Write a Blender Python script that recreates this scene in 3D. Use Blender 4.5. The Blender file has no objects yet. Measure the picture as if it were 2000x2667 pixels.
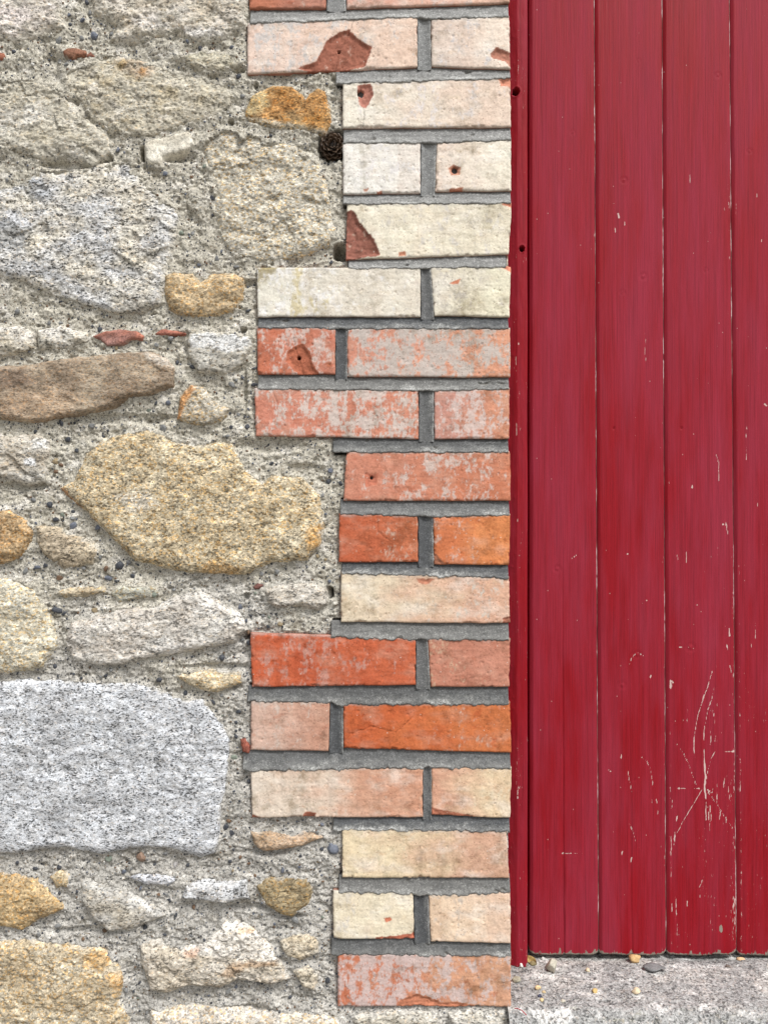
import bpy, math, random
import numpy as np
from mathutils import Vector

# ------------------------------------------------------------------ camera, sky, sun, exposure
scene = bpy.context.scene
COL = scene.collection
PI = math.pi

CAM_D = 1.05            # camera stands 1.05 m in front of the brick face
CAM_Z = 0.643           # height above the doorstep
cam_data = bpy.data.cameras.new('camera')
cam = bpy.data.objects.new('camera', cam_data)
COL.objects.link(cam)
cam.location = (0.0, -CAM_D, CAM_Z)
cam.rotation_euler = (math.radians(90), 0, 0)
cam_data.sensor_fit = 'HORIZONTAL'
cam_data.sensor_width = 36.0
cam_data.lens = 36.0 * CAM_D / 1.0
cam_data.clip_start = 0.02
cam_data.clip_end = 500.0
scene.camera = cam

SUN_EL, SUN_AZ = math.radians(55), math.radians(36)     # azimuth: to the right of straight in front of the wall
world = bpy.data.worlds.new('World')
scene.world = world
world.use_nodes = True
wn = world.node_tree
wn.nodes.clear()
sky = wn.nodes.new('ShaderNodeTexSky')
sky.sky_type = 'NISHITA'
sky.sun_disc = False
sky.sun_elevation = SUN_EL
sky.sun_rotation = PI - SUN_AZ
sky.dust_density = 3.0
hs = wn.nodes.new('ShaderNodeHueSaturation')
hs.inputs['Saturation'].default_value = 0.22            # overcast: a nearly colourless sky
bg = wn.nodes.new('ShaderNodeBackground')
bg.inputs['Strength'].default_value = 0.07
wo = wn.nodes.new('ShaderNodeOutputWorld')
wn.links.new(sky.outputs[0], hs.inputs['Color'])
wn.links.new(hs.outputs[0], bg.inputs['Color'])
wn.links.new(bg.outputs[0], wo.inputs['Surface'])

sun_d = bpy.data.lights.new('sun', 'SUN')
sun_d.energy = 1.5
sun_d.angle = math.radians(16)
sun_d.color = (1.0, 0.975, 0.95)
sun = bpy.data.objects.new('sun', sun_d)
COL.objects.link(sun)
sv = Vector((math.sin(SUN_AZ) * math.cos(SUN_EL), -math.cos(SUN_AZ) * math.cos(SUN_EL), math.sin(SUN_EL)))
sun.rotation_euler = sv.to_track_quat('Z', 'Y').to_euler()
sun.location = sv * 5

vs = scene.view_settings
vs.view_transform = 'Standard'
vs.look = 'None'
vs.gamma = 1.0
vs.use_curve_mapping = False
vs.exposure = 1.30
scene.cycles.max_bounces = 5
scene.cycles.diffuse_bounces = 4
scene.cycles.glossy_bounces = 2

# ------------------------------------------------------------------ survey units and colours
U = 0.0005                                    # the wall was drawn in half millimetres
def wx(u): return (np.asarray(u, float) - 1000.0) * U
def wz(v): return (1333.5 - np.asarray(v, float)) * U + CAM_Z
SHEETS = {'T1': (0, 0, .5425), 'T2': (0, 600, .5425), 'T3': (0, 1200, .5425), 'T4': (0, 1967, .5425), 'T5': (0, 1700, .5425),
          'B1': (620, 0, .4822), 'B2': (620, 660, .4822), 'B3': (620, 1300, .4822), 'B4': (620, 1967, .4822),
          'D1': (1300, 0, .42194), 'D2': (1300, 660, .42194), 'D3': (1300, 1300, .42194), 'D4': (1300, 1967, .42194), 'P': (0, 0, 1.0)}
def sheet(s, pts):
    """points of a drawing sheet -> metres (x, z) on the wall face"""
    ox, oy, k = SHEETS[s]
    a = np.asarray(pts, float)
    return np.stack([wx(ox + a[:, 0] * k), wz(oy + a[:, 1] * k)], 1)
DOOR_K = 1.165 / 1.05
def door_pt(s, pts):
    """the same for the door face, which lies deeper and so is drawn smaller"""
    p = sheet(s, pts)
    return np.stack([p[:, 0] * DOOR_K, (p[:, 1] - CAM_Z) * DOOR_K + CAM_Z], 1)

KEXP = 1.25
def lin(c):
    c = np.asarray(c, float) / 255.0
    return np.where(c <= 0.04045, c / 12.92, ((c + 0.055) / 1.055) ** 2.4)
def alb(r, g, b):
    """surface colour for a daylight reading"""
    return lin((r, g, b)) / KEXP

# ------------------------------------------------------------------ numpy noise
_rs = np.random.RandomState(7)
_ang = _rs.rand(1024) * 2 * PI
_gx, _gy = np.cos(_ang), np.sin(_ang)
_rv = _rs.rand(4096)
def _hash(ix, iy, seed):
    h = (ix.astype(np.int64) * 374761393 + iy.astype(np.int64) * 668265263 + seed * 1442695041) & 0x7fffffff
    h = ((h ^ (h >> 13)) * 1274126177) & 0x7fffffff
    return h ^ (h >> 16)
def perlin(x, y, seed=0):
    x = np.asarray(x, float); y = np.asarray(y, float)
    ix = np.floor(x); iy = np.floor(y); fx = x - ix; fy = y - iy
    ix = ix.astype(np.int64); iy = iy.astype(np.int64)
    u = fx * fx * fx * (fx * (fx * 6 - 15) + 10); v = fy * fy * fy * (fy * (fy * 6 - 15) + 10)
    def g(a, b):
        k = _hash(ix + a, iy + b, seed) & 1023
        return _gx[k] * (fx - a) + _gy[k] * (fy - b)
    n0 = g(0, 0) * (1 - u) + g(1, 0) * u
    n1 = g(0, 1) * (1 - u) + g(1, 1) * u
    return (n0 * (1 - v) + n1 * v) * 1.45
def fbm(x, y, octv=4, gain=.5, seed=0, lac=2.03):
    s = 0.0; a = 1.0; t = 0.0
    for i in range(octv):
        s = s + a * perlin(x, y, seed + i * 17); t += a
        x = x * lac + 3.1; y = y * lac - 1.7; a *= gain
    return s / t * 1.35
def worley(x, y, seed=0, jit=.9):
    """F1, F2, random of the nearest cell and the offset to its centre"""
    x = np.asarray(x, float); y = np.asarray(y, float)
    ix = np.floor(x).astype(np.int64); iy = np.floor(y).astype(np.int64)
    f1 = np.full(x.shape, 9.0); f2 = np.full(x.shape, 9.0); r = np.zeros(x.shape); dx = np.zeros(x.shape); dy = np.zeros(x.shape); hh = np.zeros(x.shape, np.int64)
    for a in (-1, 0, 1):
        for b in (-1, 0, 1):
            h = _hash(ix + a, iy + b, seed)
            px = ix + a + .5 + (_rv[h & 4095] - .5) * jit; py = iy + b + .5 + (_rv[(h >> 12) & 4095] - .5) * jit
            ex = x - px; ey = y - py; d = np.sqrt(ex * ex + ey * ey)
            n = d < f1
            f2 = np.where(n, f1, np.minimum(f2, d)); f1 = np.where(n, d, f1)
            hh = np.where(n, h, hh); dx = np.where(n, ex, dx); dy = np.where(n, ey, dy)
    return f1, f2, hh, dx, dy
def cellr(hh, k): return _rv[((hh * (k * 2 + 3)) >> 7) & 4095]
def sst(a, b, x):
    t = np.clip((x - a) / (b - a), 0, 1); return t * t * (3 - 2 * t)
def mix(a, b, t):
    t = np.asarray(t)[..., None]; return a * (1 - t) + b * t
def sdf(poly, X, Z):
    """signed distance to a polygon, positive inside"""
    n = len(poly); d2 = np.full(X.shape, 1e9); ins = np.zeros(X.shape, bool)
    for i in range(n):
        ax, ay = poly[i]; bx, by = poly[(i + 1) % n]
        ex, ey = bx - ax, by - ay
        px, py = X - ax, Z - ay
        t = np.clip((px * ex + py * ey) / (ex * ex + ey * ey + 1e-16), 0, 1)
        q = (px - t * ex) ** 2 + (py - t * ey) ** 2
        d2 = np.minimum(d2, q)
        if by != ay:
            c = ((ay > Z) != (by > Z)) & (X < (bx - ax) * (Z - ay) / (by - ay) + ax)
            ins ^= c
    d = np.sqrt(d2)
    return np.where(ins, d, -d)
def pdist(line, X, Z):
    d2 = np.full(X.shape, 1e9)
    for (ax, ay), (bx, by) in zip(line[:-1], line[1:]):
        ex, ey = bx - ax, by - ay
        px, py = X - ax, Z - ay
        t = np.clip((px * ex + py * ey) / (ex * ex + ey * ey + 1e-16), 0, 1)
        d2 = np.minimum(d2, (px - t * ex) ** 2 + (py - t * ey) ** 2)
    return np.sqrt(d2)

# ------------------------------------------------------------------ mesh and object helpers
def raw_mesh(name, V, F, attrs=None, smooth=True):
    """V (n,3); F list of arrays (m,k) of equal-size faces; attrs: name -> (n,) or (n,4)"""
    me = bpy.data.meshes.new(name)
    V = np.asarray(V, np.float32)
    me.vertices.add(len(V)); me.vertices.foreach_set('co', V.ravel())
    F = [np.asarray(f, np.int32) for f in F if len(f)]
    tot = np.concatenate([np.full(len(f), f.shape[1], np.int32) for f in F])
    idx = np.concatenate([f.ravel() for f in F])
    start = np.concatenate([[0], np.cumsum(tot)[:-1]]).astype(np.int32)
    me.loops.add(len(idx)); me.loops.foreach_set('vertex_index', idx)
    me.polygons.add(len(tot)); me.polygons.foreach_set('loop_start', start)
    me.polygons.foreach_set('use_smooth', np.full(len(tot), smooth, bool))
    me.update(calc_edges=True)
    for k, a in (attrs or {}).items():
        a = np.asarray(a, np.float32)
        if a.ndim == 1:
            t = me.attributes.new(k, 'FLOAT', 'POINT'); t.data.foreach_set('value', a)
        else:
            t = me.attributes.new(k, 'FLOAT_COLOR', 'POINT'); t.data.foreach_set('color', a.ravel())
    return me
def grid_faces(ny, nx, keep=None, flip=False):
    i = np.arange(ny * nx).reshape(ny, nx)
    q = np.stack([i[:-1, :-1], i[:-1, 1:], i[1:, 1:], i[1:, :-1]], -1).reshape(-1, 4)
    if flip: q = q[:, ::-1]
    if keep is not None: q = q[keep.ravel()]
    return q
def compact(V, F, attrs):
    used = np.unique(F.ravel()); m = np.full(len(V), -1, np.int64); m[used] = np.arange(len(used))
    return V[used], m[F], {k: a[used] for k, a in attrs.items()}
def obj(name, me, mat=None, parent=None, loc=None):
    o = bpy.data.objects.new(name, me); COL.objects.link(o)
    if mat is not None and me is not None and not me.materials: me.materials.append(mat)
    if parent is not None: o.parent = parent
    if loc is not None: o.location = loc
    return o
def place(name, V, F, attrs, mat, parent=None, base=None):
    """mesh object whose origin sits at its own middle (or base)"""
    V = np.asarray(V, float)
    c = (V.min(0) + V.max(0)) / 2 if base is None else np.asarray(base, float)
    return obj(name, raw_mesh(name, V - c, F, attrs), mat, parent, tuple(c))
def empty(name, loc=(0, 0, 0)):
    o = bpy.data.objects.new(name, None); COL.objects.link(o); o.location = loc; o.empty_display_size = .05; return o
def tag(o, label, cat=None, group=None, kind=None):
    if label: o['label'] = label
    if cat: o['category'] = cat
    if group: o['group'] = group
    if kind: o['kind'] = kind
    return o
def box_data(x0, x1, y0, y1, z0, z1):
    V = np.array([(x, y, z) for x in (x0, x1) for y in (y0, y1) for z in (z0, z1)], float)
    F = np.array([(0, 1, 3, 2), (4, 6, 7, 5), (0, 4, 5, 1), (2, 3, 7, 6), (0, 2, 6, 4), (1, 5, 7, 3)])
    return V, F

# ------------------------------------------------------------------ node materials
def new_mat(name):
    m = bpy.data.materials.new(name); m.use_nodes = True
    nt = m.node_tree; nt.nodes.clear()
    out = nt.nodes.new('ShaderNodeOutputMaterial'); bs = nt.nodes.new('ShaderNodeBsdfPrincipled')
    nt.links.new(bs.outputs[0], out.inputs['Surface'])
    return m, nt, bs
def N(nt, t, **kw):
    n = nt.nodes.new(t)
    for k, v in kw.items(): setattr(n, k, v)
    return n
def pos(nt, sx=1, sy=1, sz=1):
    g = N(nt, 'ShaderNodeNewGeometry'); m = N(nt, 'ShaderNodeMapping')
    m.inputs['Scale'].default_value = (sx, sy, sz)
    nt.links.new(g.outputs['Position'], m.inputs['Vector']); return m.outputs[0]
def noise(nt, vec, scale, detail=3, rough=.55, dist=0):
    n = N(nt, 'ShaderNodeTexNoise'); n.inputs['Scale'].default_value = scale; n.inputs['Detail'].default_value = detail
    n.inputs['Roughness'].default_value = rough; n.inputs['Distortion'].default_value = dist
    nt.links.new(vec, n.inputs['Vector']); return n.outputs[0]
def voro(nt, vec, scale, rnd=1.0):
    n = N(nt, 'ShaderNodeTexVoronoi'); n.inputs['Scale'].default_value = scale; n.inputs['Randomness'].default_value = rnd
    nt.links.new(vec, n.inputs['Vector'])
    s = N(nt, 'ShaderNodeSeparateColor'); nt.links.new(n.outputs['Color'], s.inputs[0])
    return n.outputs['Distance'], s.outputs[0], s.outputs[1], s.outputs[2]
def ramp(nt, fac, stops, interp='LINEAR'):
    r = N(nt, 'ShaderNodeValToRGB'); r.color_ramp.interpolation = interp
    e = r.color_ramp.elements
    while len(e) < len(stops): e.new(.5)
    for el, (p, c) in zip(e, stops):
        el.position = p
        if np.isscalar(c): c = (c, c, c)
        el.color = (*[float(v) for v in c], 1)
    nt.links.new(fac, r.inputs[0]); return r.outputs[0]
def mixc(nt, a, b, fac, mode='MIX'):
    n = N(nt, 'ShaderNodeMix', data_type='RGBA', blend_type=mode)
    n.clamp_result = False
    for s, v in ((6, a), (7, b), (0, fac)):
        if hasattr(v, 'is_linked') or hasattr(v, 'links'): nt.links.new(v, n.inputs[s])
        elif np.isscalar(v): n.inputs[s].default_value = v if s == 0 else (v, v, v, 1)
        else: n.inputs[s].default_value = (*[float(q) for q in v], 1)
    return n.outputs[2]
def mth(nt, op, a, b=0.0, clamp=False):
    n = N(nt, 'ShaderNodeMath', operation=op); n.use_clamp = clamp
    for s, v in ((0, a), (1, b)):
        if np.isscalar(v): n.inputs[s].default_value = v
        else: nt.links.new(v, n.inputs[s])
    return n.outputs[0]
def attr(nt, name):
    a = N(nt, 'ShaderNodeAttribute'); a.attribute_name = name; return a
def bump(nt, bs, h, strength, dist):
    b = N(nt, 'ShaderNodeBump'); b.inputs['Strength'].default_value = strength; b.inputs['Distance'].default_value = dist
    nt.links.new(h, b.inputs['Height']); nt.links.new(b.outputs[0], bs.inputs['Normal'])

def rock_mat(name, grain, dark, light, warm=None, warm_amt=0.0, aniso=(1, 1, 1), rough=.92, bmp=.5):
    """crystalline stone: the tint attribute carries the stone's own colour, its alpha how strongly the grains show"""
    m, nt, bs = new_mat(name)
    t = attr(nt, 'tint'); p = pos(nt, *aniso)
    d1, r1, g1, b1 = voro(nt, p, 1 / grain)
    d2, r2, g2, b2 = voro(nt, p, 2.1 / grain)
    n1 = noise(nt, p, .55 / grain, 4, .7)
    cl = mth(nt, 'MULTIPLY', mth(nt, 'SUBTRACT', noise(nt, p, .16 / grain, 3, .65), .5), .9)
    r1 = mth(nt, 'ADD', r1, cl); r2 = mth(nt, 'ADD', r2, cl)
    s1 = ramp(nt, r1, [(0, dark), (.09, dark), (.19, .74), (.45, .98), (.8, 1.1), (.93, light)])
    s2 = ramp(nt, r2, [(0, dark * .8 + .1), (.06, .5), (.15, .84), (.6, 1.02), (.9, 1.12), (1, light)])
    s3 = ramp(nt, n1, [(.28, .50), (.47, 1.0), (.72, 1.30)])
    vein = noise(nt, pos(nt, aniso[0], aniso[1], aniso[2] * 1.8), .035 / grain, 3, .6, .6)
    s3 = mixc(nt, s3, ramp(nt, vein, [(.3, .80), (.5, 1.0), (.7, 1.10)]), 1.0, 'MULTIPLY')
    s = mixc(nt, mixc(nt, s1, s2, 1.0, 'MULTIPLY'), s3, 1.0, 'MULTIPLY')
    col = mixc(nt, t.outputs['Color'], mixc(nt, t.outputs['Color'], s, 1.0, 'MULTIPLY'), t.outputs['Alpha'])
    if warm is not None:
        w = ramp(nt, g1, [(1 - warm_amt - .05, 0.0), (1 - warm_amt + .05, 1.0)])
        col = mixc(nt, col, mixc(nt, col, warm, 1.0, 'MULTIPLY'), w)
    nt.links.new(col, bs.inputs['Base Color'])
    bs.inputs['Roughness'].default_value = rough; bs.inputs['Specular IOR Level'].default_value = .25
    bump(nt, bs, n1, bmp, grain * .5)
    return m

def mortar_mat(name, specks=1.0):
    m, nt, bs = new_mat(name)
    t = attr(nt, 'tint'); p = pos(nt)
    da, ra, ga, ba = voro(nt, p, 420); db, rb, gb, bb = voro(nt, p, 900); dc, rc, gc, bc = voro(nt, p, 210)
    n1 = noise(nt, p, 260, 4, .7)
    col = mixc(nt, t.outputs['Color'], ramp(nt, n1, [(.27, .40), (.42, .86), (.55, 1.05), (.75, 1.38)]), 1.0, 'MULTIPLY')
    col = mixc(nt, col, ramp(nt, rb, [(0, .30), (.12, .52), (.24, .92), (.8, 1.08), (.95, 1.4)]), .8 * specks, 'MULTIPLY')
    # sand and fine gravel: some grains dark slate, some brown, some white
    grain = ramp(nt, ga, [(0, alb(92, 94, 98)), (.25, alb(70, 74, 82)), (.45, alb(128, 112, 90)), (.7, alb(146, 140, 128)), (.85, alb(205, 200, 190)), (1, alb(175, 120, 90))], 'CONSTANT')
    pick = ramp(nt, ra, [(.74, 0.0), (.77, 1.0)])
    core = ramp(nt, da, [(.34, 1.0), (.5, 0.0)])
    col = mixc(nt, col, grain, mth(nt, 'MULTIPLY', mth(nt, 'MULTIPLY', pick, core), .85 * specks))
    grain2 = ramp(nt, gc, [(0, alb(84, 88, 92)), (.4, alb(112, 104, 92)), (.7, alb(150, 144, 134)), (.9, alb(210, 205, 196))], 'CONSTANT')
    pick2 = ramp(nt, rc, [(.90, 0.0), (.92, 1.0)])
    core2 = ramp(nt, dc, [(.28, 1.0), (.36, 0.0)])
    col = mixc(nt, col, grain2, mth(nt, 'MULTIPLY', mth(nt, 'MULTIPLY', pick2, core2), .8 * specks))
    nt.links.new(col, bs.inputs['Base Color'])
    bs.inputs['Roughness'].default_value = .95; bs.inputs['Specular IOR Level'].default_value = .2
    bump(nt, bs, n1, .7, .0012)
    return m

def brick_mat():
    m, nt, bs = new_mat('fired_brick')
    t = attr(nt, 'tint'); p = pos(nt); pv = pos(nt, 1, 1, .45)
    n1 = noise(nt, p, 420, 4, .65); n2 = noise(nt, pv, 95, 4, .6)
    db, rb, gb, bb = voro(nt, p, 620); dc, rc, gc, bc = voro(nt, p, 230)
    col = mixc(nt, t.outputs['Color'], ramp(nt, n1, [(.25, .80), (.5, 1.0), (.75, 1.13)]), 1.0, 'MULTIPLY')
    col = mixc(nt, col, ramp(nt, n2, [(.3, .88), (.55, 1.0), (.75, 1.07)]), 1.0, 'MULTIPLY')
    bl = attr(nt, 'bloom'); n4 = noise(nt, pv, 330, 4, .75); n5 = noise(nt, pos(nt, 1, 1, .3), 130, 4, .7)
    mr = N(nt, 'ShaderNodeMapRange'); mr.inputs['From Min'].default_value = .46; mr.inputs['From Max'].default_value = .68
    nt.links.new(mth(nt, 'ADD', bl.outputs['Alpha'], mth(nt, 'ADD', mth(nt, 'MULTIPLY', mth(nt, 'SUBTRACT', n4, .5), 1.3), mth(nt, 'MULTIPLY', mth(nt, 'SUBTRACT', n5, .5), .7))), mr.inputs['Value'])
    bcol = mixc(nt, bl.outputs['Color'], ramp(nt, n1, [(.25, .82), (.5, 1.0), (.75, 1.1)]), 1.0, 'MULTIPLY')
    soft = N(nt, 'ShaderNodeMapRange'); soft.inputs['From Min'].default_value = .30; soft.inputs['From Max'].default_value = .95
    nt.links.new(mth(nt, 'ADD', bl.outputs['Alpha'], mth(nt, 'MULTIPLY', mth(nt, 'SUBTRACT', n5, .5), .6)), soft.inputs['Value'])
    col = mixc(nt, col, bcol, mth(nt, 'MULTIPLY', soft.outputs[0], .5))
    col = mixc(nt, col, bcol, mth(nt, 'MULTIPLY', mr.outputs[0], .72))
    so = mth(nt, 'ADD', noise(nt, p, 55, 6, .74), mth(nt, 'MULTIPLY', mth(nt, 'SUBTRACT', noise(nt, p, 14, 3, .5), .5), .7))
    col = mixc(nt, col, mixc(nt, col, alb(206, 200, 186), 1.0, 'MULTIPLY'), ramp(nt, so, [(.53, 0.0), (.80, 1.0)]))
    dk = mth(nt, 'MULTIPLY', ramp(nt, rb, [(.93, 0.0), (.94, 1.0)]), ramp(nt, db, [(.25, 1.0), (.42, 0.0)]))
    col = mixc(nt, col, mixc(nt, col, alb(150, 105, 88), 1.0, 'MULTIPLY'), mth(nt, 'MULTIPLY', dk, .75))
    wt = mth(nt, 'MULTIPLY', ramp(nt, rc, [(.93, 0.0), (.94, 1.0)]), ramp(nt, dc, [(.13, 1.0), (.2, 0.0)]))
    col = mixc(nt, col, alb(225, 215, 205), mth(nt, 'MULTIPLY', wt, .7))
    nt.links.new(col, bs.inputs['Base Color'])
    bs.inputs['Roughness'].default_value = .88; bs.inputs['Specular IOR Level'].default_value = .25
    bump(nt, bs, n1, .35, .0008)
    return m

def joint_mat():
    m, nt, bs = new_mat('grey_cement_pointing')
    t = attr(nt, 'tint'); p = pos(nt); ps = pos(nt, .25, 1, 1)
    n1 = noise(nt, p, 600, 4, .65); n2 = noise(nt, ps, 300, 3, .6); db, rb, gb, bb = voro(nt, p, 900)
    col = mixc(nt, t.outputs['Color'], ramp(nt, n1, [(.25, .72), (.5, 1.0), (.75, 1.22)]), 1.0, 'MULTIPLY')
    col = mixc(nt, col, ramp(nt, n2, [(.3, .82), (.55, 1.0), (.75, 1.1)]), 1.0, 'MULTIPLY')
    col = mixc(nt, col, ramp(nt, rb, [(0, .5), (.10, .92), (.84, 1.0), (.93, 1.7)]), .85, 'MULTIPLY')
    n6 = noise(nt, p, 700, 3, .8)
    mr = N(nt, 'ShaderNodeMapRange'); mr.inputs['From Min'].default_value = .50; mr.inputs['From Max'].default_value = .72
    nt.links.new(mth(nt, 'ADD', mth(nt, 'MULTIPLY', t.outputs['Alpha'], .75), mth(nt, 'MULTIPLY', mth(nt, 'SUBTRACT', n6, .5), 1.6)), mr.inputs['Value'])
    mk = mth(nt, 'MULTIPLY', mr.outputs[0], ramp(nt, t.outputs['Alpha'], [(.08, 0.0), (.45, .9)]))
    col = mixc(nt, col, alb(206, 207, 204), mk)
    nt.links.new(col, bs.inputs['Base Color'])
    bs.inputs['Roughness'].default_value = .8; bs.inputs['Specular IOR Level'].default_value = .35
    bump(nt, bs, n1, .5, .0006)
    return m

def paint_mat():
    """weathered red gloss paint on timber; wear = flaked to the pale undercoat, bare = down to grey wood, chalk = faded"""
    m, nt, bs = new_mat('red_door_paint')
    p = pos(nt); pg = pos(nt, 1, 1, .012); pm = pos(nt, 1, 1, .16); pf = pos(nt, 1, 1, .22)
    g1 = noise(nt, pg, 900, 3, .6); g2 = noise(nt, pg, 300, 3, .6, .4); c1 = noise(nt, pm, 22, 3, .6); c2 = noise(nt, pm, 75, 5, .7)
    f = noise(nt, p, 1500, 2, .5)
    chalk = ramp(nt, mth(nt, 'ADD', mth(nt, 'MULTIPLY', c1, .7), mth(nt, 'MULTIPLY', c2, .3)), [(.38, 0.0), (.64, 1.0)])
    col = mixc(nt, alb(146, 18, 31), alb(152, 43, 61), chalk)
    col = mixc(nt, col, ramp(nt, g1, [(.3, .78), (.5, 1.0), (.7, 1.12)]), 1.0, 'MULTIPLY')
    col = mixc(nt, col, ramp(nt, g2, [(.25, .86), (.5, 1.0), (.8, 1.05)]), 1.0, 'MULTIPLY')
    col = mixc(nt, col, ramp(nt, f, [(.3, .9), (.5, 1.0), (.7, 1.1)]), 1.0, 'MULTIPLY')
    w = attr(nt, 'wear').outputs['Fac']
    fl = noise(nt, pf, 420, 3, .7)
    n = N(nt, 'ShaderNodeMapRange'); n.inputs['From Min'].default_value = 1.0; n.inputs['From Max'].default_value = 1.07
    nt.links.new(mth(nt, 'ADD', w, fl), n.inputs['Value'])
    flake = n.outputs[0]
    ds, rs_, gs, bs_ = voro(nt, pos(nt, 1, 1, .6), 190)
    dot = mth(nt, 'MULTIPLY', ramp(nt, rs_, [(.965, 0.0), (.97, 1.0)]), ramp(nt, ds, [(.08, 1.0), (.13, 0.0)]))
    flake = mth(nt, 'MAXIMUM', flake, mth(nt, 'MULTIPLY', dot, .7))
    under = mixc(nt, alb(222, 198, 190), alb(196, 160, 154), g2)
    col = mixc(nt, col, under, flake)
    b = attr(nt, 'bare').outputs['Fac']
    n2 = N(nt, 'ShaderNodeMapRange'); n2.inputs['From Min'].default_value = .94; n2.inputs['From Max'].default_value = 1.04
    nt.links.new(mth(nt, 'ADD', b, fl), n2.inputs['Value'])
    wood = mixc(nt, alb(142, 134, 122), ramp(nt, g1, [(.3, .5), (.5, 1.0), (.75, 1.3)]), 1.0, 'MULTIPLY')
    col = mixc(nt, col, wood, n2.outputs[0])
    nt.links.new(col, bs.inputs['Base Color'])
    bs.inputs['Specular IOR Level'].default_value = .16
    rr = N(nt, 'ShaderNodeMapRange'); rr.inputs['To Min'].default_value = .55; rr.inputs['To Max'].default_value = .72
    nt.links.new(chalk, rr.inputs['Value'])
    rmx = mth(nt, 'MAXIMUM', rr.outputs[0], mth(nt, 'MULTIPLY', mth(nt, 'MAXIMUM', flake, n2.outputs[0]), .9))
    nt.links.new(rmx, bs.inputs['Roughness'])
    h = mth(nt, 'SUBTRACT', mth(nt, 'ADD', mth(nt, 'MULTIPLY', g1, 1.0), mth(nt, 'MULTIPLY', g2, .6)), mth(nt, 'MULTIPLY', flake, .8))
    bump(nt, bs, h, .45, .0006)
    return m

def tongue_mat():
    m, nt, bs = new_mat('bare_wood_in_the_joint')
    pg = pos(nt, 1, 1, .06); pv = pos(nt, 1, 1, .10)
    n1 = noise(nt, pv, 130, 4, .7); n2 = noise(nt, pg, 500, 3, .6)
    col = ramp(nt, n1, [(.30, alb(60, 20, 22)), (.44, alb(96, 40, 40)), (.54, alb(128, 92, 84)), (.60, alb(214, 194, 192)), (.64, alb(190, 166, 164)), (.67, alb(88, 32, 34))])
    col = mixc(nt, col, ramp(nt, n2, [(.3, .6), (.55, 1.0), (.8, 1.2)]), 1.0, 'MULTIPLY')
    nt.links.new(col, bs.inputs['Base Color']); bs.inputs['Roughness'].default_value = .85
    return m

def object_colour_mat(name, grain=.0025, rough=.7, contrast=.35):
    """small stones and scraps: every object carries its own colour"""
    m, nt, bs = new_mat(name)
    oi = N(nt, 'ShaderNodeObjectInfo'); p = pos(nt)
    n1 = noise(nt, p, 1 / grain, 4, .65); n2 = noise(nt, p, .25 / grain, 2, .5)
    col = mixc(nt, oi.outputs['Color'], ramp(nt, n1, [(.25, 1 - contrast), (.5, 1.0), (.75, 1 + contrast)]), 1.0, 'MULTIPLY')
    col = mixc(nt, col, ramp(nt, n2, [(.3, .85), (.7, 1.12)]), 1.0, 'MULTIPLY')
    nt.links.new(col, bs.inputs['Base Color'])
    bs.inputs['Roughness'].default_value = rough; bs.inputs['Specular IOR Level'].default_value = .35
    bump(nt, bs, n1, .4, grain * .3)
    return m

def ground_mat():
    m, nt, bs = new_mat('gravelled_yard')
    p = pos(nt); d, r, g, b = voro(nt, p, 90); n1 = noise(nt, p, 3, 5, .6)
    col = mixc(nt, ramp(nt, r, [(0, alb(105, 100, 95)), (.5, alb(150, 145, 136)), (1, alb(185, 180, 170))]), ramp(nt, n1, [(.3, .75), (.7, 1.15)]), 1.0, 'MULTIPLY')
    nt.links.new(col, bs.inputs['Base Color']); bs.inputs['Roughness'].default_value = .95
    bump(nt, bs, d, .6, .006)
    return m
def plain_mat(name, c, rough=.9):
    m, nt, bs = new_mat(name)
    n1 = noise(nt, pos(nt), 40, 4, .6)
    col = mixc(nt, c, ramp(nt, n1, [(.3, .8), (.7, 1.15)]), 1.0, 'MULTIPLY')
    nt.links.new(col, bs.inputs['Base Color']); bs.inputs['Roughness'].default_value = rough
    return m

M = {
    'granite': rock_mat('grey_granite', .0026, .20, 1.28, (1.08, .98, .86), .08, (1, 1, 1.6)),
    'white': rock_mat('pale_granite', .0022, .20, 1.26, (1.06, .97, .88), .05, (1, 1, 1.7), bmp=.35),
    'ochre': rock_mat('ochre_granite', .0026, .40, 1.48, (1.10, .89, .62), .20, (1, 1, 1.4)),
    'brown': rock_mat('brown_sandstone', .0019, .42, 1.22, (1.12, .97, .82), .20, (.8, 1, 1.5), bmp=.45),
    'plaster': rock_mat('lime_plaster', .0022, .7, 1.06, bmp=.25),
    'shard': rock_mat('terracotta_shard', .0018, .6, 1.1, bmp=.3),
    'step': rock_mat('doorstep_granite', .0024, .36, 1.30, (1.05, .98, .92), .08),
    'mortar': mortar_mat('lime_mortar'),
    'brick': brick_mat(), 'joint': joint_mat(), 'paint': paint_mat(), 'tongue': tongue_mat(),
    'pebble': object_colour_mat('pebble_stone', .0028, .62, .25), 'loose': object_colour_mat('loose_stone', .002, .8, .3),
    'cone': object_colour_mat('cone_scale', .002, .45, .4), 'leaf': object_colour_mat('dry_scrap', .003, .7, .35),
    'ground': ground_mat(), 'core': plain_mat('light_leak_block', alb(120, 116, 110)),
}

# ------------------------------------------------------------------ ground and added light-leak block (setting)
V, F = box_data(-40, 40, -40, 40, -.40, -.078)
tag(obj('ground', raw_mesh('ground', V, [F], smooth=False), M['ground']), None, kind='structure')
V, F = box_data(-1.20, 1.10, .28, .70, -.20, 1.82)  # unseen box added behind wall and door so no sky light leaks through
tag(obj('light_leak_block', raw_mesh('light_leak_block', V, [F], smooth=False), M['core']), None, kind='structure')

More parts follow.
